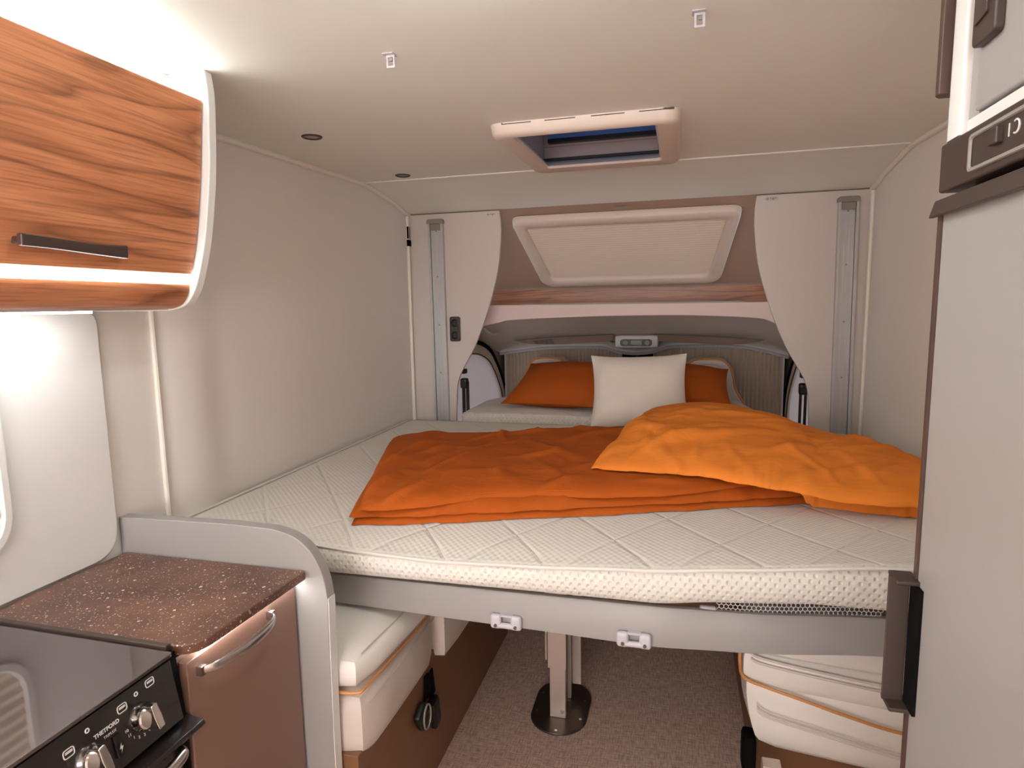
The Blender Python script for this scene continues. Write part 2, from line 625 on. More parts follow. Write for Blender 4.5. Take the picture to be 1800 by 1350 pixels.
rr = [[(x, y, zceil(y) + t) for t, y in [(0, 3.07), (0, 3.14), (0, 3.3), (0, 3.5), (0, 3.7), (0, 3.8), (0.03, 3.8), (0.03, 3.07)]] for x in (XL - 0.03, XR + 0.03)]
struct('ceiling_overcab', loft(rr, caps=True), M_roof, 'brown lined slope around the skylight above the cab', 'ceiling', angle=60)
ys = [YB + (3.07 - YB) * i / 80 for i in range(81)]
struct('trim_1', tube([(XL + 0.006, y, zceil(y) - 0.006) for y in ys], 0.011, 8), M_bead, 'cream bead along the top of the left wall', 'trim')
struct('trim_2', tube([(XR - 0.006, y, zceil(y) - 0.006) for y in ys], 0.011, 8), M_bead, 'cream bead along the top of the right wall', 'trim')
struct('trim_3', tube([(x, 2.6, 2.073) for x in (XL + 0.004, -0.5, XR - 0.004)], 0.007, 8), M_ceil, 'cream ceiling bead running across in front of the hatch', 'trim')
struct('trim_4', tube([(x, 1.31, zceil(1.31) + 0.0115) for x in (-1.0, 0.80)], 0.012, 10), M_ceil, 'faint seam across the ceiling near the overhead cupboard', 'trim')
struct('trim_5', tube([(XL + 0.004, 1.37, z) for z in (0.80, 1.2, 1.56, 2.03)], 0.007, 8), M_bead, 'thin vertical bead on the left wall behind the kitchen', 'trim')
struct('trim_6', tube([(XL + 0.008, 3.045, z) for z in (0.85, 1.4, 1.98)], 0.009, 8), M_bead, 'upright bead in the left corner by the bed track', 'trim')
struct('trim_7', tube([(XR - 0.008, 3.045, z) for z in (0.85, 1.4, 1.98)], 0.009, 8), M_bead, 'upright bead in the right corner by the bed track', 'trim')
struct('wall_back', join(box(XL - 0.03, XR + 0.03, YB - 0.03, YB, 0.0, 0.62), box(XL - 0.03, XR + 0.03, YB - 0.03, YB, 1.97, 2.05)), M_wall, 'beige rear wall below and above the opening for the added fill light', 'wall')
w2 = thing('fill_light_window', 'wide unseen window added around the rear fill light', 'window', (-0.28, YB, 0.62))  # window frame added to go with the rear fill light
w2['kind'] = 'structure'
mesh('window_frame', join(box(XL, XR, YB - 0.028, YB - 0.002, 0.621, 0.65), box(XL, XR, YB - 0.028, YB - 0.002, 1.94, 1.969), box(XL, XL + 0.03, YB - 0.028, YB - 0.002, 0.65, 1.94), box(XR - 0.03, XR, YB - 0.028, YB - 0.002, 0.65, 1.94)), M_frame, w2)
struct('wall_step', box(XL, XR, 2.99, 3.05, 0.0, 0.55), M_base, 'dark brown step wall at the front of the floor under the bed', 'wall')

# cab shell
CX = -0.275
DOOR_ARCH = spline([(3.12, 1.20), (3.30, 1.235), (3.47, 1.235), (3.66, 1.222), (3.80, 1.195), (3.93, 1.150), (4.04, 1.075), (4.14, 0.985), (4.21, 0.90), (4.24, 0.80), (4.25, 0.65)], 5)
side = [(3.10, 1.52), (4.5, 1.52), (4.5, 0.0), (3.10, 0.0), (3.10, 0.65)] + DOOR_ARCH[::-1] + [(3.10, 1.20)]
struct('wall_cab_left', prism(side, 'x', -1.26, -1.225), M_cabd, 'taupe cab side lining around the left door window', 'wall', flat=True)
struct('wall_cab_right', prism(side, 'x', 0.70, 0.735), M_cabd, 'taupe cab side lining around the right door window', 'wall', flat=True)
struct('wall_cab_front', box(-1.26, 0.735, 4.46, 4.5, 0.0, 1.4), M_matblack, 'black wall behind the pleated blinds, standing in for the dark outside', 'wall')  # black wall gives the darkness seen between the blinds

def headliner():
    prof = [(3.31, 1.475), (3.45, 1.450), (3.6, 1.420), (3.8, 1.372), (3.95, 1.335), (4.1, 1.300), (4.25, 1.268), (4.48, 1.23)]
    rings = []
    for t in (0, 0.02):
        for (y, z) in (prof if t == 0 else prof[::-1]):
            r = []
            for i in range(41):
                x = -1.25 + 1.96 * i / 40
                s = abs(x - CX) / 0.97
                r.append((x, y, z - 0.10 * s ** 7 + t))
            rings.append(r)
    return loft(rings, loop=True, closed=False)
struct('ceiling_cab', headliner(), M_cab, 'grey fabric cab headlining above the windscreen', 'ceiling', angle=60)

# ------------------------------------------------------------------ left window and splashback
splash = thing('splashback', 'smooth white splashback with rounded corners behind the worktop', 'splashback', (XL, 0.6, 0.912))
poly = rounded([(-0.3, 0.914), (1.195, 0.914), (1.195, 1.519), (-0.3, 1.519)], [0.01, 0.07, 0.03, 0.01], 8)
mesh('board', prism(poly, 'x', XL + 0.001, XL + 0.018), M_splash, splash, bevel=0.003)

win = thing('window_1', 'rounded white side window frame at the left edge above the worktop', 'window', (XL, 0.5, 1.0))
win['kind'] = 'structure'
def win_ring(d, x, r):
    p = rounded([(-0.05 + d, 1.015 + d), (0.945 - d, 1.015 + d), (0.945 - d, 1.46 - d), (-0.05 + d, 1.46 - d)], r, 8)
    return [(x, a, b) for a, b in p]
xw = XL + 0.0185
mesh('window_frame', loft([win_ring(0, xw, 0.09), win_ring(0.003, xw + 0.012, 0.09), win_ring(0.016, xw + 0.012, 0.08), win_ring(0.02, xw, 0.08)], loop=True), M_white, win)
def pleats_y(x, y0, y1, z0, z1, n, amp):
    V, F = [], []
    for k in range(n + 1):
        z = z0 + (z1 - z0) * k / n
        xx = x + (amp if k % 2 else 0)
        V += [(xx, y0, z), (xx, y1, z)]
    F = [(2 * k, 2 * k + 1, 2 * k + 3, 2 * k + 2) for k in range(n)]
    return V, F
mesh('pleated_blind', pleats_y(xw + 0.001, -0.03, 0.925, 1.04, 1.44, 30, 0.004), M_blindc, win, flat=True)

# ------------------------------------------------------------------ ceiling hatch
hatch = thing('roof_hatch', 'open cream roof hatch with slotted frame in the ceiling', 'roof hatch', (-0.29, 2.2, 2.06))
def hring(x0, x1, y0, y1, dz, r):
    p = rounded([(x0, y0), (x1, y0), (x1, y1), (x0, y1)], r, 6)
    return [(a, b, zceil(b) - dz) for a, b in p]
fr = loft([hring(-0.560, 0.0, 1.845, 2.50, 0.0, 0.05), hring(-0.556, -0.004, 1.849, 2.496, 0.026, 0.05),
           hring(-0.545, -0.015, 1.862, 2.485, 0.036, 0.045), hring(-0.490, -0.066, 1.884, 2.40, 0.036, 0.012),
           hring(-0.485, -0.071, 1.889, 2.395, 0.028, 0.01), hring(-0.508, -0.078, 1.925, 2.45, 0.0, 0.01)], loop=True)
mesh('hatch_frame', fr, M_frame, hatch, angle=50)
for k, (a, b) in enumerate(((-0.515, -0.425), (-0.385, -0.295), (-0.25, -0.155), (-0.115, -0.02))):
    mesh('vent_slot', box(a, b, 1.8455, 1.8475 + 0.001, zceil(1.85) - 0.006, zceil(1.85) - 0.001), M_brown, hatch)
zs = 2.30
mesh('shaft_wall', box(HX0 - 0.01, HX1 + 0.01, HY1, HY1 + 0.012, 2.055, zs), M_mauve, hatch)
mesh('shaft_wall', box(HX0 - 0.012, HX0, HY0, HY1, 2.045, zs), M_mauve, hatch)
mesh('shaft_wall', box(HX1, HX1 + 0.012, HY0, HY1, 2.045, zs), M_mauve, hatch)
mesh('shaft_wall', box(HX0 - 0.01, HX1 + 0.01, HY0 - 0.012, HY0, 2.04, zs), M_mauve, hatch)
mesh('seam_strip', box(HX0, HX1, HY1 - 0.002, HY1, 2.122, 2.124), M_cap, hatch)
mesh('blind_rail', box(HX0, HX1, HY1 - 0.016, HY1 - 0.001, 2.068, 2.078), M_black, hatch)
mesh('hinge_rail', box(HX0 + 0.02, HX1, HY1 - 0.03, HY1 - 0.001, 2.132, 2.146), M_black, hatch)
mesh('glass_edge', box(HX0 + 0.02, HX1, HY1 - 0.025, HY1 - 0.001, 2.1465, 2.20), plain('blue_tinted_glass', (84, 122, 184), 0.1, coat=0.5), hatch)
md, N_, L_, B_ = new_mat('blue_tinted_dome')
B_.inputs['Base Color'].default_value = (0.32, 0.46, 0.68, 1)
B_.inputs['Roughness'].default_value = 0.25
B_.inputs['Transmission Weight'].default_value = 0.6
mesh('dome', box(HX0 - 0.01, HX1 + 0.01, HY0 - 0.01, HY1 + 0.01, zs, zs + 0.01), md, hatch)

# ------------------------------------------------------------------ spots and hooks on the ceiling
for (x, y, lab) in ((-1.118, 1.797, 'small round recessed spotlight nearer the overhead cupboard'), (-1.133, 2.499, 'small round recessed spotlight just behind the ceiling bead')):
    t = thing('ceiling_spotlight', lab, 'spotlight', (x, y, zceil(y)), 'ceiling spotlights')
    c = (x, y, zceil(y))
    mesh('bezel', lathe(c, (0, 0, -1), [(0.032, -0.004), (0.032, 0.002), (0.030, 0.004), (0.024, 0.004), (0.022, 0.002), (0.022, -0.004)], 28), M_dark, t)
    mesh('lens', lathe(c, (0, 0, -1), [(0.0225, -0.003), (0.0225, 0.001), (0.012, 0.003), (0.001, 0.0035)], 24), M_lens, t)

def ceiling_hook(x, y, lab):
    t = thing('price_tag_hook', lab, 'hook', (x, y, zceil(y)), 'plastic tag hooks on the ceiling')
    z = zceil(y)
    mesh('adhesive_pad', box(x - 0.013, x + 0.010, y - 0.010, y + 0.012, z - 0.002, z + 0.001), M_hook, t)
    ro = [(x + a, y, z + b) for a, b in ((-0.009, -0.001), (0.010, -0.001), (0.010, -0.027), (-0.009, -0.027))]
    ri = [(x + a, y, z + b) for a, b in ((-0.005, -0.006), (0.006, -0.006), (0.006, -0.023), (-0.005, -0.023))]
    ob = [(p[0], p[1] + 0.002, p[2]) for p in ro]; ib = [(p[0], p[1] + 0.002, p[2]) for p in ri]
    mesh('loop', loft([ro, ri, ib, ob], loop=True), M_hook, t)
    mesh('clip', box(x - 0.002, x + 0.005, y - 0.001, y + 0.003, z - 0.014, z - 0.008), M_cap, t)
ceiling_hook(-0.587, 1.254, 'little clear plastic hook on the ceiling nearer the overhead cupboard')
ceiling_hook(0.028, 1.245, 'little clear plastic hook on the ceiling at the top edge, nearer the fridge')

# ------------------------------------------------------------------ overhead cupboard (left)
oc = thing('overhead_cupboard', 'walnut overhead cupboard with dark handle and lit edges above the worktop', 'cupboard', (-1.15, 0.5, 1.52))
Y0C, Y1C = -3.2, 1.205
front = spline([(-1.012, 1.972), (-1.020, 1.90), (-1.028, 1.83), (-1.040, 1.75), (-1.056, 1.67), (-1.076, 1.60)], 6)
body = front + [(-1.35, 1.60), (-1.35, 1.972)]
mesh('door', prism([(a - 0.0, b) for a, b in front] + [(a - 0.02, b) for a, b in front[::-1]], 'y', Y0C, Y1C - 0.004), M_wood, oc, bevel=0.002, angle=50)
mesh('carcass', prism([(a - 0.022, b) for a, b in front] + [(XL + 0.002, 1.60), (XL + 0.002, 1.972)], 'y', Y0C, Y1C - 0.001), M_white, oc)
low = spline([(-1.082, 1.578), (-1.090, 1.556), (-1.108, 1.534), (-1.135, 1.524)], 5)
mesh('lower_fascia', prism(low + [(-1.32, 1.524), (-1.32, 1.578)], 'y', Y0C, Y1C - 0.004), M_wood, oc, angle=50)
mesh('base_board', box(XL + 0.002, -1.15, Y0C, Y1C - 0.004, 1.521, 1.5235), M_white, oc)
# cornice above the door: white cove
cove = spline([(-1.016, 1.974), (-1.04, 1.982), (-1.075, 2.0), (-1.10, 2.034)], 5)
mesh('cornice', prism(cove + [(-1.30, 2.034), (-1.30, 1.974)], 'y', Y0C, Y1C - 0.002), M_white, oc, angle=60)
# end panel with the rounded nose
ep = spline([(-1.005, 2.038), (-1.000, 1.985), (-1.003, 1.92), (-1.010, 1.83), (-1.022, 1.75), (-1.038, 1.67), (-1.060, 1.60), (-1.078, 1.56), (-1.106, 1.53), (-1.15, 1.519)], 6)
mesh('end_panel', prism(ep + [(XL + 0.002, 1.519), (XL + 0.002, 2.036)], 'y', Y1C, Y1C + 0.024), M_white, oc, bevel=0.003, angle=50)
hp = []
def door_x(z):
    return interp(z, [p[1] for p in front[::-1]], [p[0] for p in front[::-1]])
hz = door_x(1.635)
path = [(hz + 0.020, 0.795, 1.640), (hz + 0.021, 0.85, 1.638), (hz + 0.021, 0.94, 1.634), (hz + 0.021, 1.00, 1.634)]
rings = []
for (x, y, z), h, d in zip(spline(path, 4), *[spline([(0.0105, 0), (0.0095, 0), (0.010, 0), (0.0125, 0)], 4)] * 2):
    hh = h[0]
    rings.append([(x - 0.006, y, z - hh), (x + 0.006, y, z - hh), (x + 0.007, y, z + hh), (x - 0.005, y, z + hh)])
hd = loft(rings, caps=True)
dh = mesh('handle', join(hd, box(hz - 0.004, hz + 0.018, 0.797, 0.812, 1.634, 1.646), box(hz - 0.004, hz + 0.018, 0.982, 0.997, 1.628, 1.640)), M_choc, oc, bevel=0.003)
# light strips
mesh('cornice_light', prism([(-1.062, 1.993), (-1.098, 2.028), (-1.104, 2.028), (-1.066, 1.989)], 'y', Y0C, Y1C - 0.004), emitter('led_cornice', LED, LED_CORNICE), oc)
mesh('groove_light', box(-1.092, -1.079, Y0C, Y1C - 0.004, 1.5785, 1.5985), emitter('led_groove', LED, LED_GROOVE), oc)
mesh('under_light', box(-1.26, -1.235, Y0C, 1.08, 1.5165, 1.5212), emitter('led_under', LED, LED_UNDER), oc)

ro = thing('overhead_cupboard', 'unseen walnut overhead cupboard added at the right rear to carry a fill light', 'cupboard', (0.6, -1.8, 1.5))
mesh('carcass', box(0.47, XR - 0.003, -3.3, -0.15, 1.56, 1.95), M_white, ro, bevel=0.004)
mesh('door', box(0.45, 0.469, -3.3, -0.15, 1.565, 1.945), M_wood, ro, bevel=0.003)
mesh('cornice_light', box(0.50, 0.53, -3.3, -0.2, 1.951, 1.965), emitter('fill_strip_right', LED, FILL_RIGHT), ro)  # strip out of view, added to brighten the ceiling

# ------------------------------------------------------------------ kitchen unit
kc = thing('kitchen_base_cabinet', 'taupe kitchen base cabinet with bow handle under the speckled worktop', 'cabinet', (-1.1, 1.02, 0.0))
mesh('carcass', box(XL + 0.002, -0.882, 0.868, 1.206, 0.06, 0.886), M_taupe, kc)
mesh('plinth', box(XL + 0.002, -0.91, 0.868, 1.206, 0.0, 0.06), M_brown, kc)
dr = mesh('door', box(-0.880, -0.860, 0.870, 1.203, 0.07, 0.877), M_taupe, kc, bevel=0.0025)
hpth = [(a, b, c + 0.008) for a, b, c in spline([(-0.852, 0.893, 0.842), (-0.832, 0.915, 0.844), (-0.822, 0.97, 0.844), (-0.820, 1.01, 0.844), (-0.824, 1.06, 0.845), (-0.836, 1.092, 0.846), (-0.852, 1.105, 0.846)], 5)]
rr = []
for i, p in enumerate(hpth):
    s = math.sin(math.pi * min(max(i / (len(hpth) - 1), 0.06), 0.94))
    rr.append((0.0055 + 0.004 * s))
rings = []
for p, r in zip(hpth, rr):
    rings.append([(p[0] + 0.55 * r * math.cos(a) , p[1], p[2] + 1.25 * r * math.sin(a)) for a in [2 * math.pi * k / 12 for k in range(12)]])
mesh('handle', join(loft(rings, caps=True), box(-0.862, -0.846, 0.890, 0.902, 0.841, 0.859), box(-0.862, -0.846, 1.096, 1.108, 0.845, 0.863)), M_satin, kc)
mesh('worktop_light', box(-0.868, -0.848, 0.90, 1.203, 0.8865, 0.8908), emitter('led_worktop', LED, LED_WORKTOP), kc)

wt = thing('worktop', 'dark brown speckled stone worktop with rounded front corner', 'worktop', (-1.1, 1.03, 0.891))
wp = rounded([(XL + 0.02, 0.868), (-0.842, 0.868), (-0.830, 1.208), (XL + 0.02, 1.208)], [0.004, 0.05, 0.006, 0.004], 8)
mesh('slab', prism(wp, 'z', 0.891, 0.911), M_top, wt, bevel=0.004, seg=3)

ks = thing('kitchen_end_panel', 'pale grey end panel with rounded shoulder between worktop and bed', 'panel', (-1.05, 1.23, 0.0))
sh = [(XL + 0.003, 0.0), (-0.786, 0.0), (-0.786, 0.5), (-0.782, 0.76), (-0.780, 0.84)] + spline([(-0.780, 0.84), (-0.786, 0.885), (-0.802, 0.93), (-0.830, 0.968), (-0.868, 0.992), (-0.92, 1.004)], 6)[1:] + [(-1.03, 1.007), (-1.2, 1.004), (XL + 0.003, 1.0)]
mesh('board', prism(sh, 'y', 1.212, 1.244), M_grey, ks, bevel=0.0025, angle=40)
mesh('edge_band', prism([(a + 0.0016, b) for a, b in sh[1:6]] + [(a - 0.001, b) for a, b in sh[1:6][::-1]], 'y', 1.214, 1.242), M_white, ks)

# ------------------------------------------------------------------ cooker
ck = thing('gas_cooker', 'black built-in cooker with mirrored glass lid and chrome knobs', 'cooker', (-1.08, 0.6, 0.0))
YC0, YC1 = 0.33, 0.862
mesh('housing', box(-1.33, -0.892, YC0, YC1 - 0.004, 0.1, 0.896), M_oven, ck)
lidp = rounded([(-1.30, YC0), (-0.868, YC0), (-0.868, 0.851), (-1.30, 0.853)], [0.01, 0.01, 0.008, 0.01], 5)
mesh('glass_lid', prism(lidp, 'z', 0.903, 0.910), M_lid, ck, bevel=0.0012)
mesh('lid_hinge_rail', box(-1.318, -0.888, 0.855, 0.867, 0.893, 0.9155), M_dark, ck, bevel=0.002)
# front fascia, leaning slightly, in its own plane: u along Y, v up
FA = Vector((-0.852, 0, 0.788)); FB = Vector((-0.872, 0, 0.898))
fv = (FB - FA).normalized()
fn = Vector((fv.z, 0, -fv.x))                 # outwards, to +X
def FP(y, v, d=0.0):
    p = FA + fv * v + fn * d
    return (p.x, y, p.z)
fas = prism([(FA.x, FA.z), (FB.x, FB.z), (FB.x - 0.03, FB.z), (FA.x - 0.04, FA.z)], 'y', YC0, 0.846)
fc = mesh('control_panel', fas, M_oven, ck, bevel=0.002)
mesh('end_cap', prism([(-0.886, 0.10), (-0.862, 0.10), (-0.862, 0.77), (-0.876, 0.905), (-0.886, 0.905)], 'y', 0.848, 0.862), M_matblack, ck)
mesh('ledge', prism([(-0.885, 0.785), (-0.828, 0.776), (-0.824, 0.770), (-0.828, 0.764), (-0.885, 0.770)], 'y', YC0, 0.866), M_oven, ck, bevel=0.0015)
mesh('oven_door', box(-0.892, -0.862, YC0 + 0.01, 0.846, 0.2, 0.765), M_oven, ck, bevel=0.003)
hpth = spline([(-0.862, 0.815, 0.745), (-0.835, 0.815, 0.748), (-0.822, 0.80, 0.748), (-0.817, 0.75, 0.746), (-0.815, 0.6, 0.744), (-0.817, 0.45, 0.744), (-0.835, 0.40, 0.744), (-0.862, 0.39, 0.744)], 6)
mesh('oven_handle', tube(hpth, 0.0105, 12), M_satin, ck)
def knob(y, v, ang):
    c = FP(y, v)
    a = Vector(c)
    k = mesh('knob', lathe(a, fn, [(0.0225, 0.0), (0.0225, 0.006), (0.0195, 0.010), (0.0195, 0.017), (0.017, 0.019)], 32), M_chrome, ck)
    # upright grip blade across the dial
    Mx = Matrix.Translation(a) @ Matrix(((fn.x, 0, fv.x, 0), (fn.y, 1, fv.y, 0), (fn.z, 0, fv.z, 0), (0, 0, 0, 1))) @ Matrix.Rotation(math.radians(ang), 4, 'X')
    b = prism([(-0.0065, -0.022), (0.0065, -0.022), (0.0075, 0.0), (0.006, 0.023), (-0.006, 0.023), (-0.0075, 0.0)], 'x', 0.012, 0.038)
    mesh('grip', xform(b, Mx), M_chrome, k, bevel=0.0025)
knob(0.768, 0.056, 8)
knob(0.670, 0.053, 8)
def ring_mark(y, v, r, w=0.0011):
    pts = [FP(y + r * math.cos(t), v + r * math.sin(t), 0.0006) for t in [2 * math.pi * k / 16 for k in range(16)]]
    return tube(pts, w, 5, closed=True)
def icon(y, v, tilt=0.0):
    w, h = 0.0085, 0.0062
    pts = rounded([(y - w, v - h), (y + w, v - h), (y + w, v + h), (y - w, v + h)], 0.004, 4)
    g = tube([FP(a, b, 0.0006) for a, b in pts], 0.0009, 5, closed=True)
    c1 = FP(y, v + 0.002, 0.0008)
    q = [FP(y - 0.006, v + 0.0035, 0.0009), FP(y + 0.006, v + 0.0035, 0.0009), FP(y + 0.006, v - 0.0005, 0.0009), FP(y - 0.006, v - 0.0005, 0.0009)]
    return join(g, (q, [(0, 1, 2, 3)]))
for g in (ring_mark(0.768, 0.096, 0.003), icon(0.7395, 0.090), icon(0.797, 0.099), ring_mark(0.678, 0.094, 0.003), icon(0.645, 0.082), ring_mark(0.637, 0.026, 0.003)):
    mesh('dial_mark', g, M_print, fc)
def text(name, body, y, v, size, parent, mat=M_print, fat=0.0):
    cu = bpy.data.curves.new(name, 'FONT')
    cu.body = body
    cu.size = size
    cu.extrude = 0.0003
    cu.align_x = 'CENTER'
    cu.align_y = 'CENTER'
    cu.offset = fat
    tmp = bpy.data.objects.new(name + '_curve', cu)
    link(tmp)
    bpy.context.view_layer.update()
    me = bpy.data.meshes.new_from_object(tmp.evaluated_get(bpy.context.evaluated_depsgraph_get()))
    bpy.data.objects.remove(tmp)
    bpy.data.curves.remove(cu)
    me.materials.clear()
    me.materials.append(mat)
    o = bpy.data.objects.new(name, me)
    link(o)
    p = Vector(FP(y, v, 0.0006)) - ROOT[parent.name]
    o.parent = parent
    o.matrix_local = Matrix(((0, fv.x, fn.x, p.x), (1, fv.y, fn.y, p.y), (0, fv.z, fn.z, p.z), (0, 0, 0, 1)))
    ROOT[o.name] = ROOT[parent.name]
    return o
text('brand_lettering', 'THETFORD', 0.7075, 0.076, 0.0088, fc, fat=0.0003)
text('model_lettering', 'TRIPLEX', 0.7105, 0.0655, 0.0062, fc)
for k, ch in enumerate('10 11 1 2 3 4 5 6'.split()):
    a = math.radians(190 + k * 19)
    text('dial_number', ch, 0.768 + 0.031 * math.cos(a), 0.056 + 0.031 * math.sin(a), 0.007, fc)
sw = mesh('ignition_switch', xform(box(-0.006, 0.006, -0.0135, 0.0135, 0, 0), Matrix.Identity(4)) if False else prism([(FP(0, 0.022)[0], FP(0, 0.022)[2]), (FP(0, 0.058)[0], FP(0, 0.058)[2]), (FP(0, 0.058, 0.003)[0], FP(0, 0.058, 0.003)[2]), (FP(0, 0.022, 0.006)[0], FP(0, 0.022, 0.006)[2])], 'y', 0.7115, 0.7265), M_black, ck, bevel=0.001)
bolt = [(0.001, 0.008), (-0.004, -0.001), (-0.0005, -0.001), (-0.002, -0.008), (0.004, 0.002), (0.0005, 0.002)]
mesh('spark_symbol', ([FP(0.719 + a, 0.036 + b, 0.0062) for a, b in bolt], [(0, 1, 2, 5), (2, 3, 4, 5)]), M_print, sw, flat=True)

# ------------------------------------------------------------------ refrigerator and tall cabinet (right)
XF = 0.30
fg = thing('refrigerator', 'tall pale grey refrigerator with dark control panel on the right', 'refrigerator', (0.55, 0.6, 0.0))
mesh('body', box(XF + 0.03, XR - 0.004, 0.12, 0.855, 0.0, 1.694), M_matblack, fg)
mesh('door', box(XF, XF + 0.028, 0.12, 0.858, 0.05, 1.620), M_grey, fg, bevel=0.003)
mesh('edge_seal', box(XF - 0.002, XF + 0.03, 0.8585, 0.867, 0.05, 1.622), M_brown, fg)
mesh('top_trim', prism([(XF - 0.012, 1.614), (XF - 0.006, 1.634), (XF + 0.02, 1.634), (XF + 0.02, 1.6205), (XF - 0.002, 1.6205), (XF - 0.006, 1.614)], 'y', 0.12, 0.868), M_dark, fg, bevel=0.0015)
cp = mesh('control_panel', box(XF - 0.004, XF + 0.029, 0.12, 0.866, 1.642, 1.697), M_dark, fg, bevel=0.003)
def fring(d, x, r):
    p = rounded([(0.2, 1.650 + d), (0.786 - d, 1.650 + d), (0.786 - d, 1.690 - d), (0.2, 1.690 - d)], r, 4)
    return [(x, a, b) for a, b in p]
mesh('recess_frame', loft([fring(0, XF - 0.0045, 0.006), fring(0.001, XF - 0.0065, 0.006), fring(0.004, XF - 0.0065, 0.005), fring(0.005, XF - 0.0045, 0.005)], loop=True), M_cap, cp)
mesh('power_button', box(XF - 0.010, XF - 0.003, 0.716, 0.734, 1.666, 1.682), M_dark, cp, bevel=0.0015)
mesh('symbol_print', join(box(XF - 0.0047, XF - 0.0035, 0.7035, 0.7050, 1.668, 1.680), tube([(XF - 0.005, 0.690 + 0.006 * math.cos(t), 1.674 + 0.006 * math.sin(t)) for t in [math.radians(60 + 24 * k) for k in range(11)]], 0.001, 5)), M_print, cp)
# handle: bevelled bar on the far edge with a dark grip hollow
hb = [(XF - 0.020, 0.886), (XF - 0.016, 0.897), (XF + 0.008, 0.897), (XF + 0.008, 0.869), (XF - 0.006, 0.869), (XF - 0.012, 0.876)]
hb = [(XF - 0.030, 0.868), (XF - 0.024, 0.885), (XF - 0.004, 0.885), (XF - 0.004, 0.868)]
mesh('door_handle', join(prism(hb, 'z', 0.988, 1.162), box(XF - 0.026, XF + 0.002, 0.848, 0.884, 1.158, 1.164), box(XF - 0.026, XF + 0.002, 0.848, 0.884, 0.984, 0.990)), M_dark, fg, bevel=0.002)
mesh('handle_hollow', box(XF - 0.004, XF + 0.001, 0.835, 0.869, 0.990, 1.158), M_matblack, fg)

tc_ = thing('tall_cabinet', 'pale grey tall cabinet with brown push lock above the refrigerator', 'cabinet', (0.55, 0.6, 1.70))
mesh('corner_post', prism(rounded([(XF - 0.002, 0.822), (XF - 0.002, 0.870), (XF + 0.05, 0.870), (XF + 0.05, 0.822)], [0.004, 0.018, 0.002, 0.002], 5), 'z', 1.6985, zceil(0.84) - 0.002), M_white, tc_, angle=50)
mesh('bottom_rail', box(XF + 0.004, XF + 0.03, 0.12, 0.821, 1.6985, 1.713), M_white, tc_, bevel=0.002)
mesh('side_rail', box(XF + 0.006, XF + 0.03, 0.797, 0.821, 1.7135, 2.028), M_grey, tc_)
mesh('door', box(XF + 0.001, XF + 0.03, 0.12, 0.796, 1.715, 2.028), M_grey, tc_, bevel=0.003)
mesh('back', box(XF + 0.031, XR - 0.004, 0.12, 0.868, 1.7005, 2.024), M_grey, tc_)
lk = mesh('push_lock', prism(rounded([(0.742, 1.776), (0.792, 1.776), (0.792, 1.90), (0.742, 1.90)], 0.008, 4), 'x', XF - 0.008, XF + 0.0015), M_dark, tc_, bevel=0.002)
mesh('lock_button', prism(rounded([(0.756, 1.800), (0.784, 1.796), (0.784, 1.89), (0.756, 1.89)], 0.003, 3), 'x', XF - 0.0105, XF - 0.0075), M_choc, lk, bevel=0.001)
mesh('edge_grip', prism([(XF - 0.008, 0.872), (XF - 0.008, 0.884), (XF - 0.002, 0.892), (XF + 0.016, 0.892), (XF + 0.016, 0.872)], 'z', 1.757, 2.02), M_brown, tc_, bevel=0.0015)

# ------------------------------------------------------------------ bed frame
bf = thing('drop_down_bed_frame', 'pale grey lift bed frame with two strap hooks on its front rail', 'bed frame', (-0.28, 2.2, 0.70))
RX = [-1.36, -0.9, -0.45, -0.05, 0.15, 0.485, 0.795]
RY = [1.470, 1.462, 1.446, 1.432, 1.452, 1.512, 1.570]
RT = [0.780, 0.782, 0.792, 0.801, 0.797, 0.792, 0.79]
def ry(x):
    return interp(x, RX, RY)
rings = []
for i in range(61):
    x = -1.365 + 2.165 * i / 60
    y, zt = ry(x), interp(x, RX, RT)
    rings.append([(x, y, 0.700), (x, y - 0.001, 0.703), (x, y - 0.001, zt - 0.006), (x, y + 0.003, zt - 0.001), (x, y + 0.012, zt), (x, y + 0.022, zt - 0.003), (x, y + 0.022, 0.700)])
mesh('front_rail', loft(rings, caps=True), M_grey, bf, angle=40)
mesh('side_rail', box(-1.368, -1.345, 1.50, 2.98, 0.70, 0.79), M_grey, bf)
mesh('side_rail', box(0.778, 0.801, 1.58, 2.98, 0.70, 0.79), M_grey, bf)
mesh('back_rail', box(-1.344, 0.777, 2.955, 2.978, 0.70, 0.79), M_grey, bf)
mesh('base_board', box(-1.344, 0.777, 1.60, 2.954, 0.755, 0.775), M_cap, bf)
mesh('corner_bracket', box(-0.955, -0.93, 1.4635, 1.50, 0.690, 0.702), M_white, bf)
def strap_hook(x):
    y = ry(x) - 0.001
    zc = 0.716
    h = mesh('strap_hook', join(soft_box(x - 0.041, x - 0.012, y - 0.016, y + 0.001, zc - 0.019, zc + 0.019, 0.0078),
                                soft_box(x + 0.012, x + 0.041, y - 0.016, y + 0.001, zc - 0.019, zc + 0.019, 0.0078),
                                tube([(x - 0.02, y - 0.009, zc - 0.010), (x + 0.02, y - 0.009, zc - 0.010)], 0.0075, 12),
                                box(x - 0.016, x + 0.016, y - 0.010, y + 0.001, zc + 0.013, zc + 0.0185)), M_hook, bf)
    for s in (-1, 1):
        mesh('screw', disc((x + s * 0.026, y - 0.0195, zc - 0.008), (0, 1, 0), 0.0042, 0.004, 12), M_steel, h)
strap_hook(-0.412)
strap_hook(-0.090)
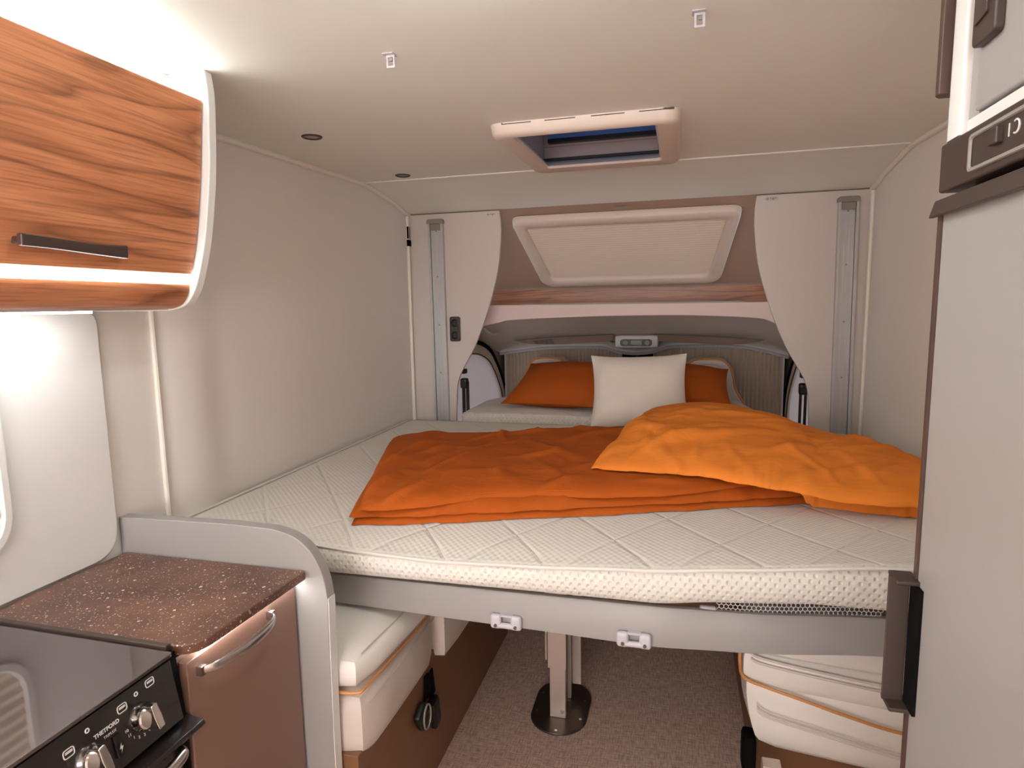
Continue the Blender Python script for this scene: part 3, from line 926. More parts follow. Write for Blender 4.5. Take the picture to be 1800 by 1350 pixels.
# honeycomb airing net showing under the mattress
def honeycomb(x0, x1, rows, s):
    edges = set()
    V = {}
    def key(p):
        return (round(p[0], 4), round(p[1], 4))
    w = s * math.sqrt(3)
    ncol = int((x1 - x0) / w)
    for r in range(rows):
        for c in range(ncol):
            cx = x0 + c * w + (w / 2 if r % 2 else 0)
            cy = r * 1.5 * s
            pts = [key((cx + s * math.sin(math.pi / 3 * k), cy + s * math.cos(math.pi / 3 * k))) for k in range(6)]
            for k in range(6):
                edges.add(tuple(sorted((pts[k], pts[(k + 1) % 6]))))
    G = []
    def place(p):
        x, t = p
        return (x, ry(x) + 0.014 + t * 0.3, 0.7965 + t * 0.85)
    for a, b in sorted(edges):
        G.append(tube([place(a), place(b)], 0.0010, 4))
    return join(*G)
mesh('airing_net', honeycomb(0.105, 0.47, 3, 0.0060), M_net, bf, flat=True)
mesh('net_stop', soft_box(0.06, 0.10, 1.455, 1.472, 0.785, 0.803, 0.007), M_hook, bf)

# ------------------------------------------------------------------ mattresses
ZX = [-1.40, -1.10, -0.8, -0.6, -0.35, -0.1, 0.14, 0.5, 0.85]
ZF = [0.932, 0.905, 0.883, 0.876, 0.885, 0.900, 0.918, 0.944, 0.952]
def yfront(x):
    return interp(x, [-1.37, 0.0, 0.5, 0.8], [1.400, 1.408, 1.452, 1.50])
def zm(x, y):
    return 0.928 - (0.928 - interp(x, ZX, ZF)) * math.exp(-max(y - 1.41, 0) / 0.22)
mt = thing('mattress', 'wide white quilted mattress on the lift bed', 'mattress', (-0.28, 2.2, 0.80))
def mattress_geo():
    rings = []
    n = 120
    for i in range(n + 1):
        x = -1.362 + 2.155 * i / n
        yf = yfront(x)
        if i in (0, n):
            ins = 0.010
        elif i in (1, n - 1):
            ins = 0.004
        else:
            ins = 0.0
        zt = zm(x, yf)
        zb = interp(x, [-1.37, -0.9, -0.05, 0.1, 0.3, 0.5, 0.8], [0.806, 0.806, 0.811, 0.826, 0.834, 0.829, 0.832])
        h = zt - zb
        r = [(x, yf + 0.03, zb)]
        for k in range(9):                       # rounded front face
            t = k / 8
            b = 0.014 * math.sin(math.pi * t) ** 0.6
            r.append((x, yf + 0.012 - b + ins, zb + 0.006 + (h - 0.012) * t))
        r.append((x, yf + 0.014, zt - ins))
        r.append((x, yf + 0.022, zt + 0.001 - ins))
        for k in range(1, 41):
            y = yf + 0.022 + (2.968 - yf - 0.022) * k / 40
            zt2 = zm(x, y)
            r.append((x, y, zt2 + 0.0012 - ins))
        r += [(x, 2.976, 0.915), (x, 2.978, 0.87), (x, 2.97, 0.80)]
        rings.append(r)
    return loft(rings, caps=True)
mesh('cover', mattress_geo(), M_matt, mt, angle=70)
mesh('edge_piping', join(tube([(x, yfront(x) + 0.005, zm(x, yfront(x)) - 0.004) for x in [-1.36 + 2.15 * i / 80 for i in range(81)]], 0.0048, 8),
                         tube([(-1.358, yfront(-1.36) + 0.01 + (2.955 - 1.41) * k / 30, zm(-1.36, 1.41 + 1.545 * k / 30) - 0.002) for k in range(31)], 0.0048, 8)), M_piping_w, mt)

em = thing('mattress', 'small white mattress extension under the pillows in the cab opening', 'mattress', (-0.33, 3.3, 0.86))
pl = rounded([(-1.085, 2.99), (0.44, 2.99), (0.40, 3.30), (0.33, 3.66), (-0.98, 3.66), (-1.085, 3.45)], [0.03, 0.03, 0.1, 0.06, 0.05, 0.05], 5)
def ring_z(poly, z, k=1.0):
    cx = sum(p[0] for p in poly) / len(poly); cy = sum(p[1] for p in poly) / len(poly)
    out = []
    for p in poly:
        d = Vector((p[0] - cx, p[1] - cy)); l = d.length
        d = d * ((l + k) / l)
        out.append((cx + d.x, cy + d.y, z))
    return out
mesh('cover', loft([ring_z(pl, 0.868, -0.02), ring_z(pl, 0.875, -0.004), ring_z(pl, 0.92, 0.0), ring_z(pl, 0.955, -0.002), ring_z(pl, 0.965, -0.01), ring_z(pl, 0.969, -0.03), ring_z(pl, 0.971, -0.12)], caps=True), M_matt, em, angle=70)

# ------------------------------------------------------------------ duvets
def smooth_curve(pts, u):
    c = spline(pts, 10)
    t = u * (len(c) - 1)
    i = min(int(t), len(c) - 2)
    a, b = Vector(c[i]), Vector(c[i + 1])
    return a.lerp(b, t - i)

def make_folds(n, x0, x1, y0, y1, ang0, dang, amp, seed):
    rnd = random.Random(seed)
    out = []
    for _ in range(n):
        a = math.radians(ang0 + rnd.gauss(0, dang))
        out.append((rnd.uniform(x0, x1), rnd.uniform(y0, y1), math.cos(a), math.sin(a), rnd.uniform(0.10, 0.30), rnd.uniform(0.010, 0.026), amp * rnd.uniform(0.35, 1.0), rnd.uniform(-1.5, 1.5)))
    return out

def fold_h(folds, x, y):
    h = 0.0
    for fx, fy, c, s, ln, w, a, bend in folds:
        dx, dy = x - fx, y - fy
        p = dx * c + dy * s
        if abs(p) > ln:
            continue
        q = -dx * s + dy * c - bend * p * p
        if abs(q) > 3 * w:
            continue
        h += a * (1 - (p / ln) ** 2) ** 2 * math.exp(-(q / w) ** 2)
    return h

def puff(Fc, Bc, base, T, nu, nv, folds=(), edge=8.0, wob=0.0, seed=0.0, flat=0.004, nz=0.006):
    """a stuffed cloth between a front and a back line: rounded rim, folds on top, lying on base(x, y)"""
    top, bot = [], []
    def prof(t):
        return max(0.0, 1 - abs(2 * t - 1) ** edge) ** 0.5
    for i in range(nu + 1):
        u = (1 - math.cos(math.pi * i / nu)) / 2 * 0.35 + 0.65 * i / nu
        f = smooth_curve(Fc, u)
        b = smooth_curve(Bc, u)
        f = f + Vector((0, wob * noise.noise((u * 14, seed, 0.3)) + wob * 0.5 * noise.noise((u * 40, seed, 1.7))))
        rt, rb = [], []
        for j in range(nv + 1):
            v = (1 - math.cos(math.pi * j / nv)) / 2 * 0.5 + 0.5 * j / nv
            p = f.lerp(b, v)
            x, y = p.x, p.y
            z0 = base(x, y)
            t = T(u, v) if callable(T) else T
            k = prof(v) * prof(u)
            h = t * k
            if 0 < k:
                h += k * fold_h(folds, x, y)
                h += k * nz * (noise.noise((x * 5 + seed, y * 7, 0.1)) + 0.5 * noise.noise((x * 13, y * 16 + seed, 2.0)))
            rt.append((x, y, z0 + max(h, 0.0) + 0.005))
            rb.append((x, y, z0 + (flat if 0 < i < nu and 0 < j < nv else 0.0045)))
        top.append(rt)
        bot.append(rb)
    V, F = [], []
    W = nv + 1
    for r in top:
        V += r
    o = len(V)
    for r in bot:
        V += r
    for i in range(nu):
        for j in range(nv):
            a = i * W + j
            F.append((a, a + W, a + W + 1, a + 1))
            F.append((o + a, o + a + 1, o + a + W + 1, o + a + W))
    for i in range(nu):
        a = i * W
        F.append((a, o + a, o + a + W, a + W))
        a = i * W + nv
        F.append((a, a + W, o + a + W, o + a))
    for j in range(nv):
        F.append((j, j + 1, o + j + 1, o + j))
        a = nu * W + j
        F.append((a, o + a, o + a + 1, a + 1))
    return V, F

d1 = thing('duvet', 'rust orange duvet folded flat across the left and middle of the mattress', 'duvet', (-0.3, 2.1, 0.92))
B1 = [(-1.125, 2.30), (-1.02, 2.40), (-0.76, 2.46), (-0.58, 2.525), (-0.30, 2.63), (0.1, 2.66), (0.30, 2.58), (0.42, 2.40)]
F1 = [(-0.885, 1.515), (-0.72, 1.555), (-0.602, 1.592), (-0.446, 1.636), (-0.29, 1.676), (-0.135, 1.723), (0.021, 1.775), (0.18, 1.832), (0.33, 1.885), (0.42, 1.93)]
folds = make_folds(14, -1.0, 0.1, 1.75, 2.5, 50, 18, 0.012, 3) + make_folds(10, -0.95, -0.65, 1.55, 2.2, 75, 14, 0.014, 9) + make_folds(11, -0.55, -0.05, 1.75, 2.15, 125, 10, 0.010, 5) + make_folds(10, -0.7, 0.2, 2.2, 2.6, 80, 25, 0.014, 6)
g1 = puff(F1, B1, zm, 0.026, 120, 12, (), 9, 0.010, 1.0)
F1b = [(p[0] - 0.012, p[1] + 0.010) for p in F1]
g1b = puff(F1b, B1, lambda x, y: zm(x, y) + 0.018, 0.032, 140, 14, make_folds(30, -0.8, 0.3, 1.55, 1.9, 70, 25, 0.008, 11), 10, 0.014, 4.0)
F1t = [(-0.865, 1.520), (-0.77, 1.548), (-0.67, 1.592), (-0.57, 1.655), (-0.44, 1.695), (-0.30, 1.722), (-0.135, 1.735), (0.021, 1.792), (0.167, 1.875), (0.30, 1.95), (0.40, 1.99)]
B1t = [(-1.13, 2.29), (-1.04, 2.385), (-0.76, 2.45), (-0.58, 2.515), (-0.30, 2.62), (0.1, 2.65), (0.30, 2.56), (0.40, 2.39)]
g1t = puff(F1t, B1t, lambda x, y: zm(x, y) + 0.042, lambda u, v: (0.026 + 0.012 * math.sin(math.pi * v)) * (1 if u < 0.65 else 1 - 0.7 * (u - 0.65) / 0.35), 170, 110, folds, 14, 0.008, 7.0)
mesh('cover', join(g1, g1b, g1t), M_orange2, d1, angle=75)
hem = [Vector((p[0], p[1], 0)) for p in spline([(a, b, 0) for a, b in F1t], 8)]
mesh('hem', tube([(p.x, p.y + 0.012, zm(p.x, p.y) + 0.062) for p in hem[4:] if p.x < -0.28], 0.0022, 6), M_orange2, d1)

from mathutils.bvhtree import BVHTree
_v, _f = join(g1, g1b, g1t)
D1 = BVHTree.FromPolygons([Vector(p) for p in _v], _f)
def d1_top(x, y):
    hit = D1.ray_cast(Vector((x, y, 2.0)), Vector((0, 0, -1)))
    return hit[0].z if hit[0] is not None else -1.0
d2 = thing('duvet', 'puffed rust orange duvet heaped on top, beside the fridge', 'duvet', (0.3, 2.2, 0.95))
F2 = [(-0.255, 1.880), (-0.145, 1.862), (-0.01, 1.872), (0.085, 1.858), (0.175, 1.822), (0.245, 1.806), (0.31, 1.785), (0.45, 1.772), (0.60, 1.775), (0.785, 1.80)]
B2 = [(-0.10, 2.60), (-0.02, 2.66), (0.12, 2.70), (0.24, 2.68), (0.34, 2.60), (0.45, 2.50), (0.56, 2.38), (0.66, 2.26), (0.79, 2.10)]
def base2(x, y):
    t = max(d1_top(x + a, y + b) for a in (-0.012, 0, 0.012) for b in (-0.012, 0, 0.012))
    return max(zm(x, y) + interp(x, [-0.3, 0.1, 0.3, 0.45, 0.8], [0.076, 0.076, 0.066, 0.044, 0.036]), t + 0.001)
def T2(u, v):
    body = 0.036 + 0.076 * math.sin(math.pi * 0.5 * min(1, v * 1.5)) ** 1.1
    return body * interp(u, [0, 0.12, 0.45, 0.75, 1.0], [0.95, 1.0, 1.0, 0.85, 0.72])
f2 = make_folds(14, -0.1, 0.3, 2.0, 2.65, 20, 14, 0.010, 21) + make_folds(14, 0.3, 0.75, 1.85, 2.3, 60, 25, 0.010, 23) + make_folds(20, -0.2, 0.7, 1.80, 1.98, 95, 20, 0.009, 25)
g2 = puff(F2, B2, base2, T2, 150, 100, f2, 7, 0.012, 12.0, nz=0.010)
F2l = [(0.27, 1.905), (0.345, 1.880), (0.41, 1.866), (0.48, 1.848), (0.56, 1.828), (0.64, 1.824), (0.785, 1.83)]
B2l = [(0.30, 2.25), (0.40, 2.3), (0.5, 2.3), (0.6, 2.2), (0.7, 2.1), (0.785, 2.05)]
g2l = puff(F2l, B2l, lambda x, y: max([zm(x, y)] + [d1_top(x + a, y + b) + 0.002 for a in (-0.024, -0.012, 0, 0.012, 0.024) for b in (-0.024, -0.012, 0, 0.012, 0.024)]), 0.046, 70, 24, make_folds(14, 0.33, 0.75, 1.83, 1.95, 75, 25, 0.012, 31), 7, 0.010, 15.0)
mesh('cover', join(g2, g2l), M_orange, d2, angle=75)
# ------------------------------------------------------------------ pillows
def pillow_geo(w, h, t, n=36, seed=0.0, crumple=0.006):
    V, F = [], []
    def pt(u, v, s):
        pu = 1 - 0.07 * (1 - v * v) * 1.0
        pv = 1 - 0.07 * (1 - u * u) * 1.0
        x = u * w / 2 * (1 - 0.085 * (1 - v * v) * abs(u) ** 2)
        y = v * h / 2 * (1 - 0.085 * (1 - u * u) * abs(v) ** 2)
        k = (max(0, 1 - abs(u) ** 2.2) * max(0, 1 - abs(v) ** 2.2)) ** 0.62
        z = s * t / 2 * k + k * crumple * noise.noise((x * 14 + seed, y * 14, s * 2.0)) + crumple * 0.8 * k * math.sin(11 * (u + v) + seed) * (abs(u) * abs(v))
        return (x, y, z)
    W = n + 1
    for s in (1, -1):
        for i in range(W):
            for j in range(W):
                a = math.sin(math.pi / 2 * (2 * i / n - 1)); b = math.sin(math.pi / 2 * (2 * j / n - 1))
                V.append(pt(a, b, s))
    o = W * W
    for i in range(n):
        for j in range(n):
            a = i * W + j
            F.append((a, a + W, a + W + 1, a + 1))
            F.append((o + a, o + a + 1, o + a + W + 1, o + a + W))
    vs = [Vector(v) for v in V]
    remap = list(range(len(V)))
    for i in range(W):
        for j in range(W):
            if i in (0, n) or j in (0, n):
                remap[o + i * W + j] = i * W + j
    F = [tuple(remap[k] for k in f) for f in F]
    return V, F

def seam_path(geo, n=36):
    V = geo[0]
    W = n + 1
    idx = [i * W for i in range(W)] + [n * W + j for j in range(1, W)] + [i * W + n for i in range(n - 1, -1, -1)] + [j for j in range(n - 1, 0, -1)]
    return [V[i] for i in idx]

def pillow(label, w, h, t, loc, tilt, yaw, roll, mat, seed):
    g = pillow_geo(w, h, t, seed=seed)
    M = Matrix.Translation(loc) @ Matrix.Rotation(math.radians(yaw), 4, 'Z') @ Matrix.Rotation(math.radians(tilt), 4, 'X') @ Matrix.Rotation(math.radians(roll), 4, 'Z')
    g2 = xform(g, M)
    zmin = min(p[2] for p in g2[0])
    th = thing('pillow', label, 'pillow', (loc[0], loc[1], zmin))
    mesh('case', g2, mat, th, angle=80)
    mesh('seam', tube(seam_path(g2), 0.0022, 6, closed=True), mat, th)
    return th
pillow('burnt orange pillow left of the cream pillow', 0.56, 0.44, 0.165, (-0.60, 3.31, 1.087), 24, -13, 2, M_orange2, 1.0)
pillow('burnt orange pillow mostly hidden on the right behind the cream pillow', 0.52, 0.42, 0.165, (0.01, 3.33, 1.086), 24, 12, -10, M_orange2, 5.0)
pillow('cream pillow standing upright in the middle of the bed', 0.455, 0.385, 0.19, (-0.175, 2.975, 1.104), 57, 3, 1.5, M_pillow, 9.0)

# ------------------------------------------------------------------ partition panels with lift rails
LPO = [(-0.874, 1.988), (-0.868, 1.93), (-0.868, 1.86), (-0.874, 1.79), (-0.884, 1.71), (-0.902, 1.63), (-0.924, 1.555), (-0.965, 1.435), (-1.018, 1.31), (-1.06, 1.235), (-1.10, 1.165), (-1.116, 1.12), (-1.124, 1.07), (-1.132, 0.92), (-1.134, 0.82)]
def partition(mirror):
    s = -1 if mirror else 1
    def mx(x):
        return x if not mirror else (2 * CX + 0.008 - x)
    edge = [(mx(a), b) for a, b in spline(LPO, 4)]
    wall_x_ = XL + 0.003 if not mirror else XR - 0.003
    t = thing('partition_panel', 'curved greige partition left of the cab opening with an aluminium lift rail and socket' if not mirror else 'curved greige partition right of the cab opening with an aluminium lift rail',
              'panel', (mx(-1.2), 3.07, 0.82))
    mesh('board', prism(edge + [(wall_x_, 0.82), (wall_x_, 1.988)], 'y', 3.062, 3.082), M_panel, t, bevel=0.0025, angle=40)
    xc = mx(-1.21)
    off = 0.040
    if mirror:
        xt, xb = 0.705, 0.717
    else:
        xt, xb = -1.211, -1.206
    def rail_box(a, b, y0, y1, z0, z1):
        xm = lambda z: xb + (xt - xb) * (z - 0.82) / (1.95 - 0.82)
        v = []
        for z in (z0, z1):
            for x, y in ((a, y0), (b, y0), (b, y1), (a, y1)):
                v.append((xm(z) + x, y, z))
        return v, [(0, 1, 2, 3), (7, 6, 5, 4), (0, 4, 5, 1), (1, 5, 6, 2), (2, 6, 7, 3), (3, 7, 4, 0)]
    r = mesh('lift_rail', join(rail_box(-0.028, 0.028, 3.054, 3.0615, 0.83, 1.93), rail_box(-0.041, -0.030, 3.038, 3.0615, 0.83, 1.938), rail_box(0.030, 0.041, 3.038, 3.0615, 0.83, 1.938),
                               rail_box(-0.010, -0.008, 3.052, 3.055, 0.83, 1.93), rail_box(0.008, 0.010, 3.052, 3.055, 0.83, 1.93)), M_rail, t)
    cap = rounded([(xt - 0.043, 1.915), (xt + 0.043, 1.915), (xt + 0.043, 1.957), (xt - 0.043, 1.957)], [0.001, 0.001, 0.014, 0.014], 5)
    mesh('rail_cap', prism([(xt - 0.029, 1.905), (xt + 0.029, 1.905), (xt + 0.029, 1.935), (xt - 0.029, 1.935)], 'y', 3.044, 3.0615), M_cap, r)
    mesh('rail_cap', prism(rounded([(xt - 0.044, 1.936), (xt + 0.044, 1.936), (xt + 0.044, 1.960), (xt - 0.044, 1.960)], [0.001, 0.001, 0.014, 0.014], 5), 'y', 3.036, 3.0615), M_cap, r)
    for z in (1.90, 1.67, 1.42, 1.17):
        xm = xb + (xt - xb) * (z - 0.82) / (1.95 - 0.82)
        mesh('screw', disc((xm, 3.0515, z), (0, 1, 0), 0.004, 0.003, 10), M_cap, r)
    sx = -0.915 if not mirror else 0.395
    st = mesh('sticker', prism(rounded([(sx - 0.028, 1.962), (sx + 0.028, 1.962), (sx + 0.028, 1.980), (sx - 0.028, 1.980)], 0.008, 4), 'y', 3.0605, 3.0625), M_silver if mirror else M_panel, t)
    mesh('sticker_print', join(*[box(sx + a, sx + a + 0.007, 3.0598, 3.0607, 1.966 + 0.004 * (k % 2), 1.974) for k, a in enumerate((-0.020, -0.008, 0.002, 0.012))]), M_cap, st)
    return t
pL = partition(False)
pR = partition(True)
so = mesh('socket_panel', prism(rounded([(-1.151, 1.334), (-1.094, 1.334), (-1.094, 1.462), (-1.151, 1.462)], 0.01, 4), 'y', 3.052, 3.0625), M_dark, pL, bevel=0.002)
for z in (1.430, 1.366):
    mesh('socket', lathe((-1.122, 3.0525, z), (0, -1, 0), [(0.021, 0), (0.021, 0.002), (0.017, 0.003), (0.015, 0.001)], 24), M_black, so)
bk = mesh('wall_bracket', join(box(-1.366, -1.353, 3.03, 3.060, 1.83, 1.862), box(-1.366, -1.357, 3.035, 3.060, 1.868, 1.93)), M_matblack, bevel=0.002)
tag(bk, 'small black bracket in the left corner beside the lift rail', 'bracket')

# ------------------------------------------------------------------ over-cab skylight
SO = Vector((CX, 3.12, 1.962))
SV = Vector((0, 0.842, -0.539)).normalized()
SN = Vector((0, -0.539, -0.842)).normalized()
def SP(u, v, n):
    p = SO + Vector((u, 0, 0)) + SV * v + SN * n
    return (p.x, p.y, p.z)
sky = thing('skylight', 'cream framed skylight with a closed pleated blind on the slope above the cab', 'skylight', (CX, 3.4, 1.65))
def sring(d, n, r):
    tw, bw, h = 0.560 - d, 0.492 - d * 0.9, 0.600
    p = rounded([(-tw, 0.0 + d), (tw, 0.0 + d), (bw, h - d), (-bw, h - d)], [r, r, r * 1.5, r * 1.5], 8)
    return [SP(a, b, n) for a, b in p]
mesh('frame', loft([sring(0, 0.0, 0.05), sring(0.004, 0.026, 0.05), sring(0.014, 0.034, 0.045), sring(0.062, 0.030, 0.03), sring(0.068, 0.022, 0.03), sring(0.074, 0.0, 0.03)], loop=True), M_frame, sky, angle=50)
V, F = [], []
n = 54
for k in range(n + 1):
    v = 0.06 + (0.545 - 0.06) * k / n
    w = 0.560 - 0.068 * v / 0.6 - 0.064
    V += [SP(-w, v, 0.009 + (0.0062 if k % 2 else 0.0)), SP(w, v, 0.009 + (0.0062 if k % 2 else 0.0))]
F = [(2 * k, 2 * k + 1, 2 * k + 3, 2 * k + 2) for k in range(n)]
mesh('pleated_blind', (V, F), M_blindc, sky, flat=True)
mesh('latch', soft_box(CX - 0.03, CX + 0.03, 3.085, 3.10, 1.972, 1.978, 0.0028), M_cap, sky)

# ------------------------------------------------------------------ over-cab shelf
shf = thing('overcab_shelf', 'rosy beige storage shelf with walnut back strip above the cab', 'shelf', (CX, 3.5, 1.45))
mesh('back_strip', box(-1.24, 0.70, 3.655, 3.675, 1.50, 1.604), M_woodx, shf)
mesh('deck', box(-1.22, 0.69, 3.325, 3.655, 1.488, 1.502), M_shelf, shf)
lipb = spline([(-1.09, 1.385), (-1.04, 1.404), (-0.95, 1.422), (-0.865, 1.436), (-0.55, 1.447), (-0.24, 1.452), (0.08, 1.449), (0.36, 1.434), (0.44, 1.415), (0.50, 1.378), (0.55, 1.33)], 5)
mesh('lip', prism(lipb + [(0.60, 1.33), (0.60, 1.512), (-1.14, 1.518), (-1.14, 1.385)], 'y', 3.290, 3.322), M_shelf, shf, bevel=0.004, angle=40)
lt = [(-0.86, 1.5155), (-0.82, 1.5225), (0.30, 1.5195), (0.33, 1.513)]
mesh('lip_ledge', prism(lt + [(0.33, 1.503), (-0.86, 1.506)], 'y', 3.324, 3.345), M_grey, shf)

# ------------------------------------------------------------------ cab: windscreen blinds, console, visors, mirror
CP = [(-1.215, 1.200), (-1.10, 1.215), (-0.9, 1.240), (-0.70, 1.247), (-0.50, 1.246), (-0.44, 1.232), (-0.38, 1.214), (-0.275, 1.205), (-0.17, 1.214), (-0.10, 1.236), (-0.03, 1.252), (0.17, 1.258), (0.355, 1.254), (0.50, 1.232), (0.60, 1.205), (0.675, 1.185)]
cpath = spline(CP, 5)
wb = thing('windscreen_blind_cassette', 'pale grey curved blind cassette along the top of the windscreen', 'blind cassette', (CX, 4.27, 1.2))
mesh('tray', loft([[(x, 4.215, z - 0.030), (x, 4.210, z - 0.012), (x, 4.218, z), (x, 4.30, z + 0.022), (x, 4.31, z + 0.01), (x, 4.31, z - 0.030)] for x, z in cpath], caps=True), M_tray, wb, angle=50)
mesh('guide_lip', loft([[(x, 4.206, z - 0.034), (x, 4.203, z - 0.020), (x, 4.209, z - 0.014), (x, 4.214, z - 0.034)] for x, z in cpath], caps=True), M_hook, wb)
def ztop(x):
    return interp(x, [p[0] for p in CP], [p[1] for p in CP]) - 0.037
def cab_blind(x0, x1, lab):
    n = int((x1 - x0) / 0.0125)
    V, F = [], []
    for k in range(n + 1):
        x = x0 + (x1 - x0) * k / n
        y = 4.265 + (0.012 if k % 2 else 0)
        V += [(x, y, 0.60), (x, y, ztop(x))]
    F = [(2 * k, 2 * k + 1, 2 * k + 3, 2 * k + 2) for k in range(n)]
    t = thing('pleated_windscreen_blind', lab, 'blind', ((x0 + x1) / 2, 4.27, 0.6), 'windscreen blinds')
    mesh('fabric', (V, F), M_blind, t, flat=True)
    xe = x0 - 0.006 if x0 < CX - 0.2 else x1 + 0.006
    mesh('end_bar', box(xe - 0.006, xe + 0.006, 4.262, 4.284, 0.60, ztop(xe)), M_tray, t)
    return t
cab_blind(-1.185, -0.365, 'beige pleated windscreen blind on the left, behind the left headrest')
cab_blind(-0.16, 0.650, 'beige pleated windscreen blind on the right, behind the right headrest')

con = thing('overhead_console', 'grey overhead console with dark reading lamp panel above the windscreen', 'console', (-0.25, 4.0, 1.25))
mesh('body', soft_box(-0.385, -0.118, 3.945, 4.12, 1.236, 1.318, 0.016), M_tray, con)
lp = mesh('lamp_panel', prism(rounded([(-0.35, 1.250), (-0.155, 1.250), (-0.155, 1.292), (-0.35, 1.292)], 0.016, 5), 'y', 3.936, 3.946), M_black, con, bevel=0.002)
mesh('lamp_lens', soft_box(-0.285, -0.215, 3.930, 3.938, 1.254, 1.288, 0.0038), M_lens, lp)
for x in (-0.318, -0.185):
    mesh('reading_lamp', lathe((x, 3.937, 1.270), (0, -1, 0), [(0.015, 0), (0.015, 0.003), (0.009, 0.004), (0.003, 0.002)], 20), M_cap, lp)

def visor(sgn, lab):
    pts = [(-0.78, 0.0), (-0.62, 0.014), (-0.40, 0.026), (-0.20, 0.034), (-0.135, 0.037), (-0.122, 0.030), (-0.125, 0.004), (-0.15, -0.006), (-0.30, -0.014), (-0.46, -0.024), (-0.60, -0.026), (-0.70, -0.018)]
    poly = [(CX + sgn * -a, 1.283 + b) for a, b in pts]
    sp_ = spline(poly + [poly[0]], 4)[:-1]
    t = thing('sun_visor', lab, 'sun visor', (CX + sgn * 0.45, 4.0, 1.26), 'sun visors')
    mesh('pad', prism(sp_, 'y', 3.985, 4.012), M_visor, t, bevel=0.004)
    return t
v1 = visor(-1, 'dark folded sun visor with a warning label, on the left')
v2 = visor(1, 'plain dark folded sun visor on the right')
wl = mesh('warning_label', ([(-0.925, 3.9835, 1.281), (-0.79, 3.9835, 1.292), (-0.775, 3.9835, 1.262), (-0.90, 3.9835, 1.262)], [(0, 1, 2, 3)]), M_dark, v1, flat=True)
mesh('label_print', join(*[([(x, 3.9825, 1.266), (x + 0.022, 3.9825, 1.266), (x + 0.018, 3.9825, 1.280), (x - 0.003, 3.9825, 1.280)], [(0, 1, 2, 3)]) for x in (-0.885, -0.853, -0.82)]), M_red, wl, flat=True)

mr = thing('rear_view_mirror', 'dark rear-view mirror peeping over the cream pillow', 'mirror', (-0.26, 4.15, 1.06))
mesh('housing', soft_box(-0.385, -0.135, 4.13, 4.17, 1.065, 1.150, 0.018, puff=0.01), M_brown, mr)
mesh('arm', tube([(-0.26, 4.17, 1.12), (-0.26, 4.19, 1.15), (-0.26, 4.195, 1.168)], 0.008, 8), M_black, mr)

def grab_handle(sgn):
    x = CX + sgn * 0.86
    return join(tube(spline([(x, 3.58, 1.385), (x - sgn * 0.03, 3.62, 1.345), (x - sgn * 0.035, 3.72, 1.335), (x - sgn * 0.03, 3.78, 1.345), (x, 3.82, 1.36)], 5), 0.011, 10))
gh = mesh('grab_handle', grab_handle(-1), M_tray)
tag(gh, 'small grey grab handle under the cab roof at the left door', 'grab handle')

# side doors of the cab: light blind, frame and black seal
def cab_door(xf, s, name, lab):
    t = thing(name, lab, 'door', (xf, 3.7, 0.7))
    t['kind'] = 'structure'
    arch = DOOR_ARCH
    inner = [(a + 0.004, b + 0.004) for a, b in arch]
    mesh('window_blind', prism(inner + [(3.12, 0.65)], 'x', xf - s * 0.004, xf + s * 0.004), M_lav, t)
    def off(pts, d):
        out = []
        for i, p in enumerate(pts):
            a = Vector(pts[max(i - 1, 0)]); b = Vector(pts[min(i + 1, len(pts) - 1)])
            tn = (b - a).normalized()
            nn = Vector((-tn.y, tn.x))
            if nn.x + nn.y < 0:
                nn = -nn
            out.append((p[0] + nn.x * d, p[1] + nn.y * d))
        return out
    o1, o2 = off(arch, -0.005), off(arch, 0.055)
    rings = []
    for (a, b), (c, d) in zip(o1, o2):
        rings.append([(xf, a, b), (xf + s * 0.020, a, b), (xf + s * 0.026, (a + c) / 2, (b + d) / 2), (xf + s * 0.020, c, d), (xf, c, d)])
    mesh('window_surround', loft(rings, caps=True), M_cab, t)
    mesh('inner_seal', tube([(xf + s * 0.018, a, b) for a, b in off(arch, -0.002)], 0.005, 6), M_brown, t)
    mesh('door_seal', tube([(xf + s * 0.020, a, b) for a, b in off(arch, 0.072)], 0.011, 8), M_matblack, t)
cab_door(-1.225, 1, 'door_1', 'left cab door with pale window blind and black arched seal')
cab_door(0.70, -1, 'door_2', 'right cab door with pale window blind and black arched seal')

# ------------------------------------------------------------------ cab seats
def cab_seat(x, lab):
    t = thing('cab_seat', lab, 'seat', (x, 3.9, 0.0), 'cab seats')
    half = [(0.0, 1.190), (0.06, 1.186), (0.10, 1.168), (0.128, 1.13), (0.142, 1.08), (0.155, 1.02), (0.180, 0.97), (0.215, 0.90), (0.23, 0.75), (0.23, 0.50)]
    hs = spline(half, 5)
    out = [(x + a, b) for a, b in hs] + [(x - a, b) for a, b in hs[::-1]][:-1]
    mesh('backrest', prism(out, 'y', 3.79, 3.93), M_leather2, t, bevel=0.02, seg=4, angle=50)
    inn = [(x + a * 0.68, 1.02 + (b - 1.02) * 0.80 if b > 1.02 else b) for a, b in hs if b > 0.55]
    inn = inn + [(2 * x - a, b) for a, b in inn[::-1]][:-1]
    mesh('centre_panel', prism(inn, 'y', 3.778, 3.80), M_leather2, t, bevel=0.010, seg=3, angle=50)
    mesh('piping', tube([(a, 3.795, b) for a, b in [(x + p[0] * 0.985, p[1] - 0.003) for p in hs[::-1]] + [(x - p[0] * 0.985, p[1] - 0.003) for p in hs[1:]]], 0.006, 8), M_pipe, t)
    mesh('seat_cushion', soft_box(x - 0.24, x + 0.24, 3.45, 3.95, 0.40, 0.55, 0.04), M_leather2, t)
    mesh('seat_base', box(x - 0.18, x + 0.18, 3.50, 3.90, 0.0, 0.40), M_black, t)
cab_seat(-0.785, 'left cab seat headrest behind the left orange pillow')
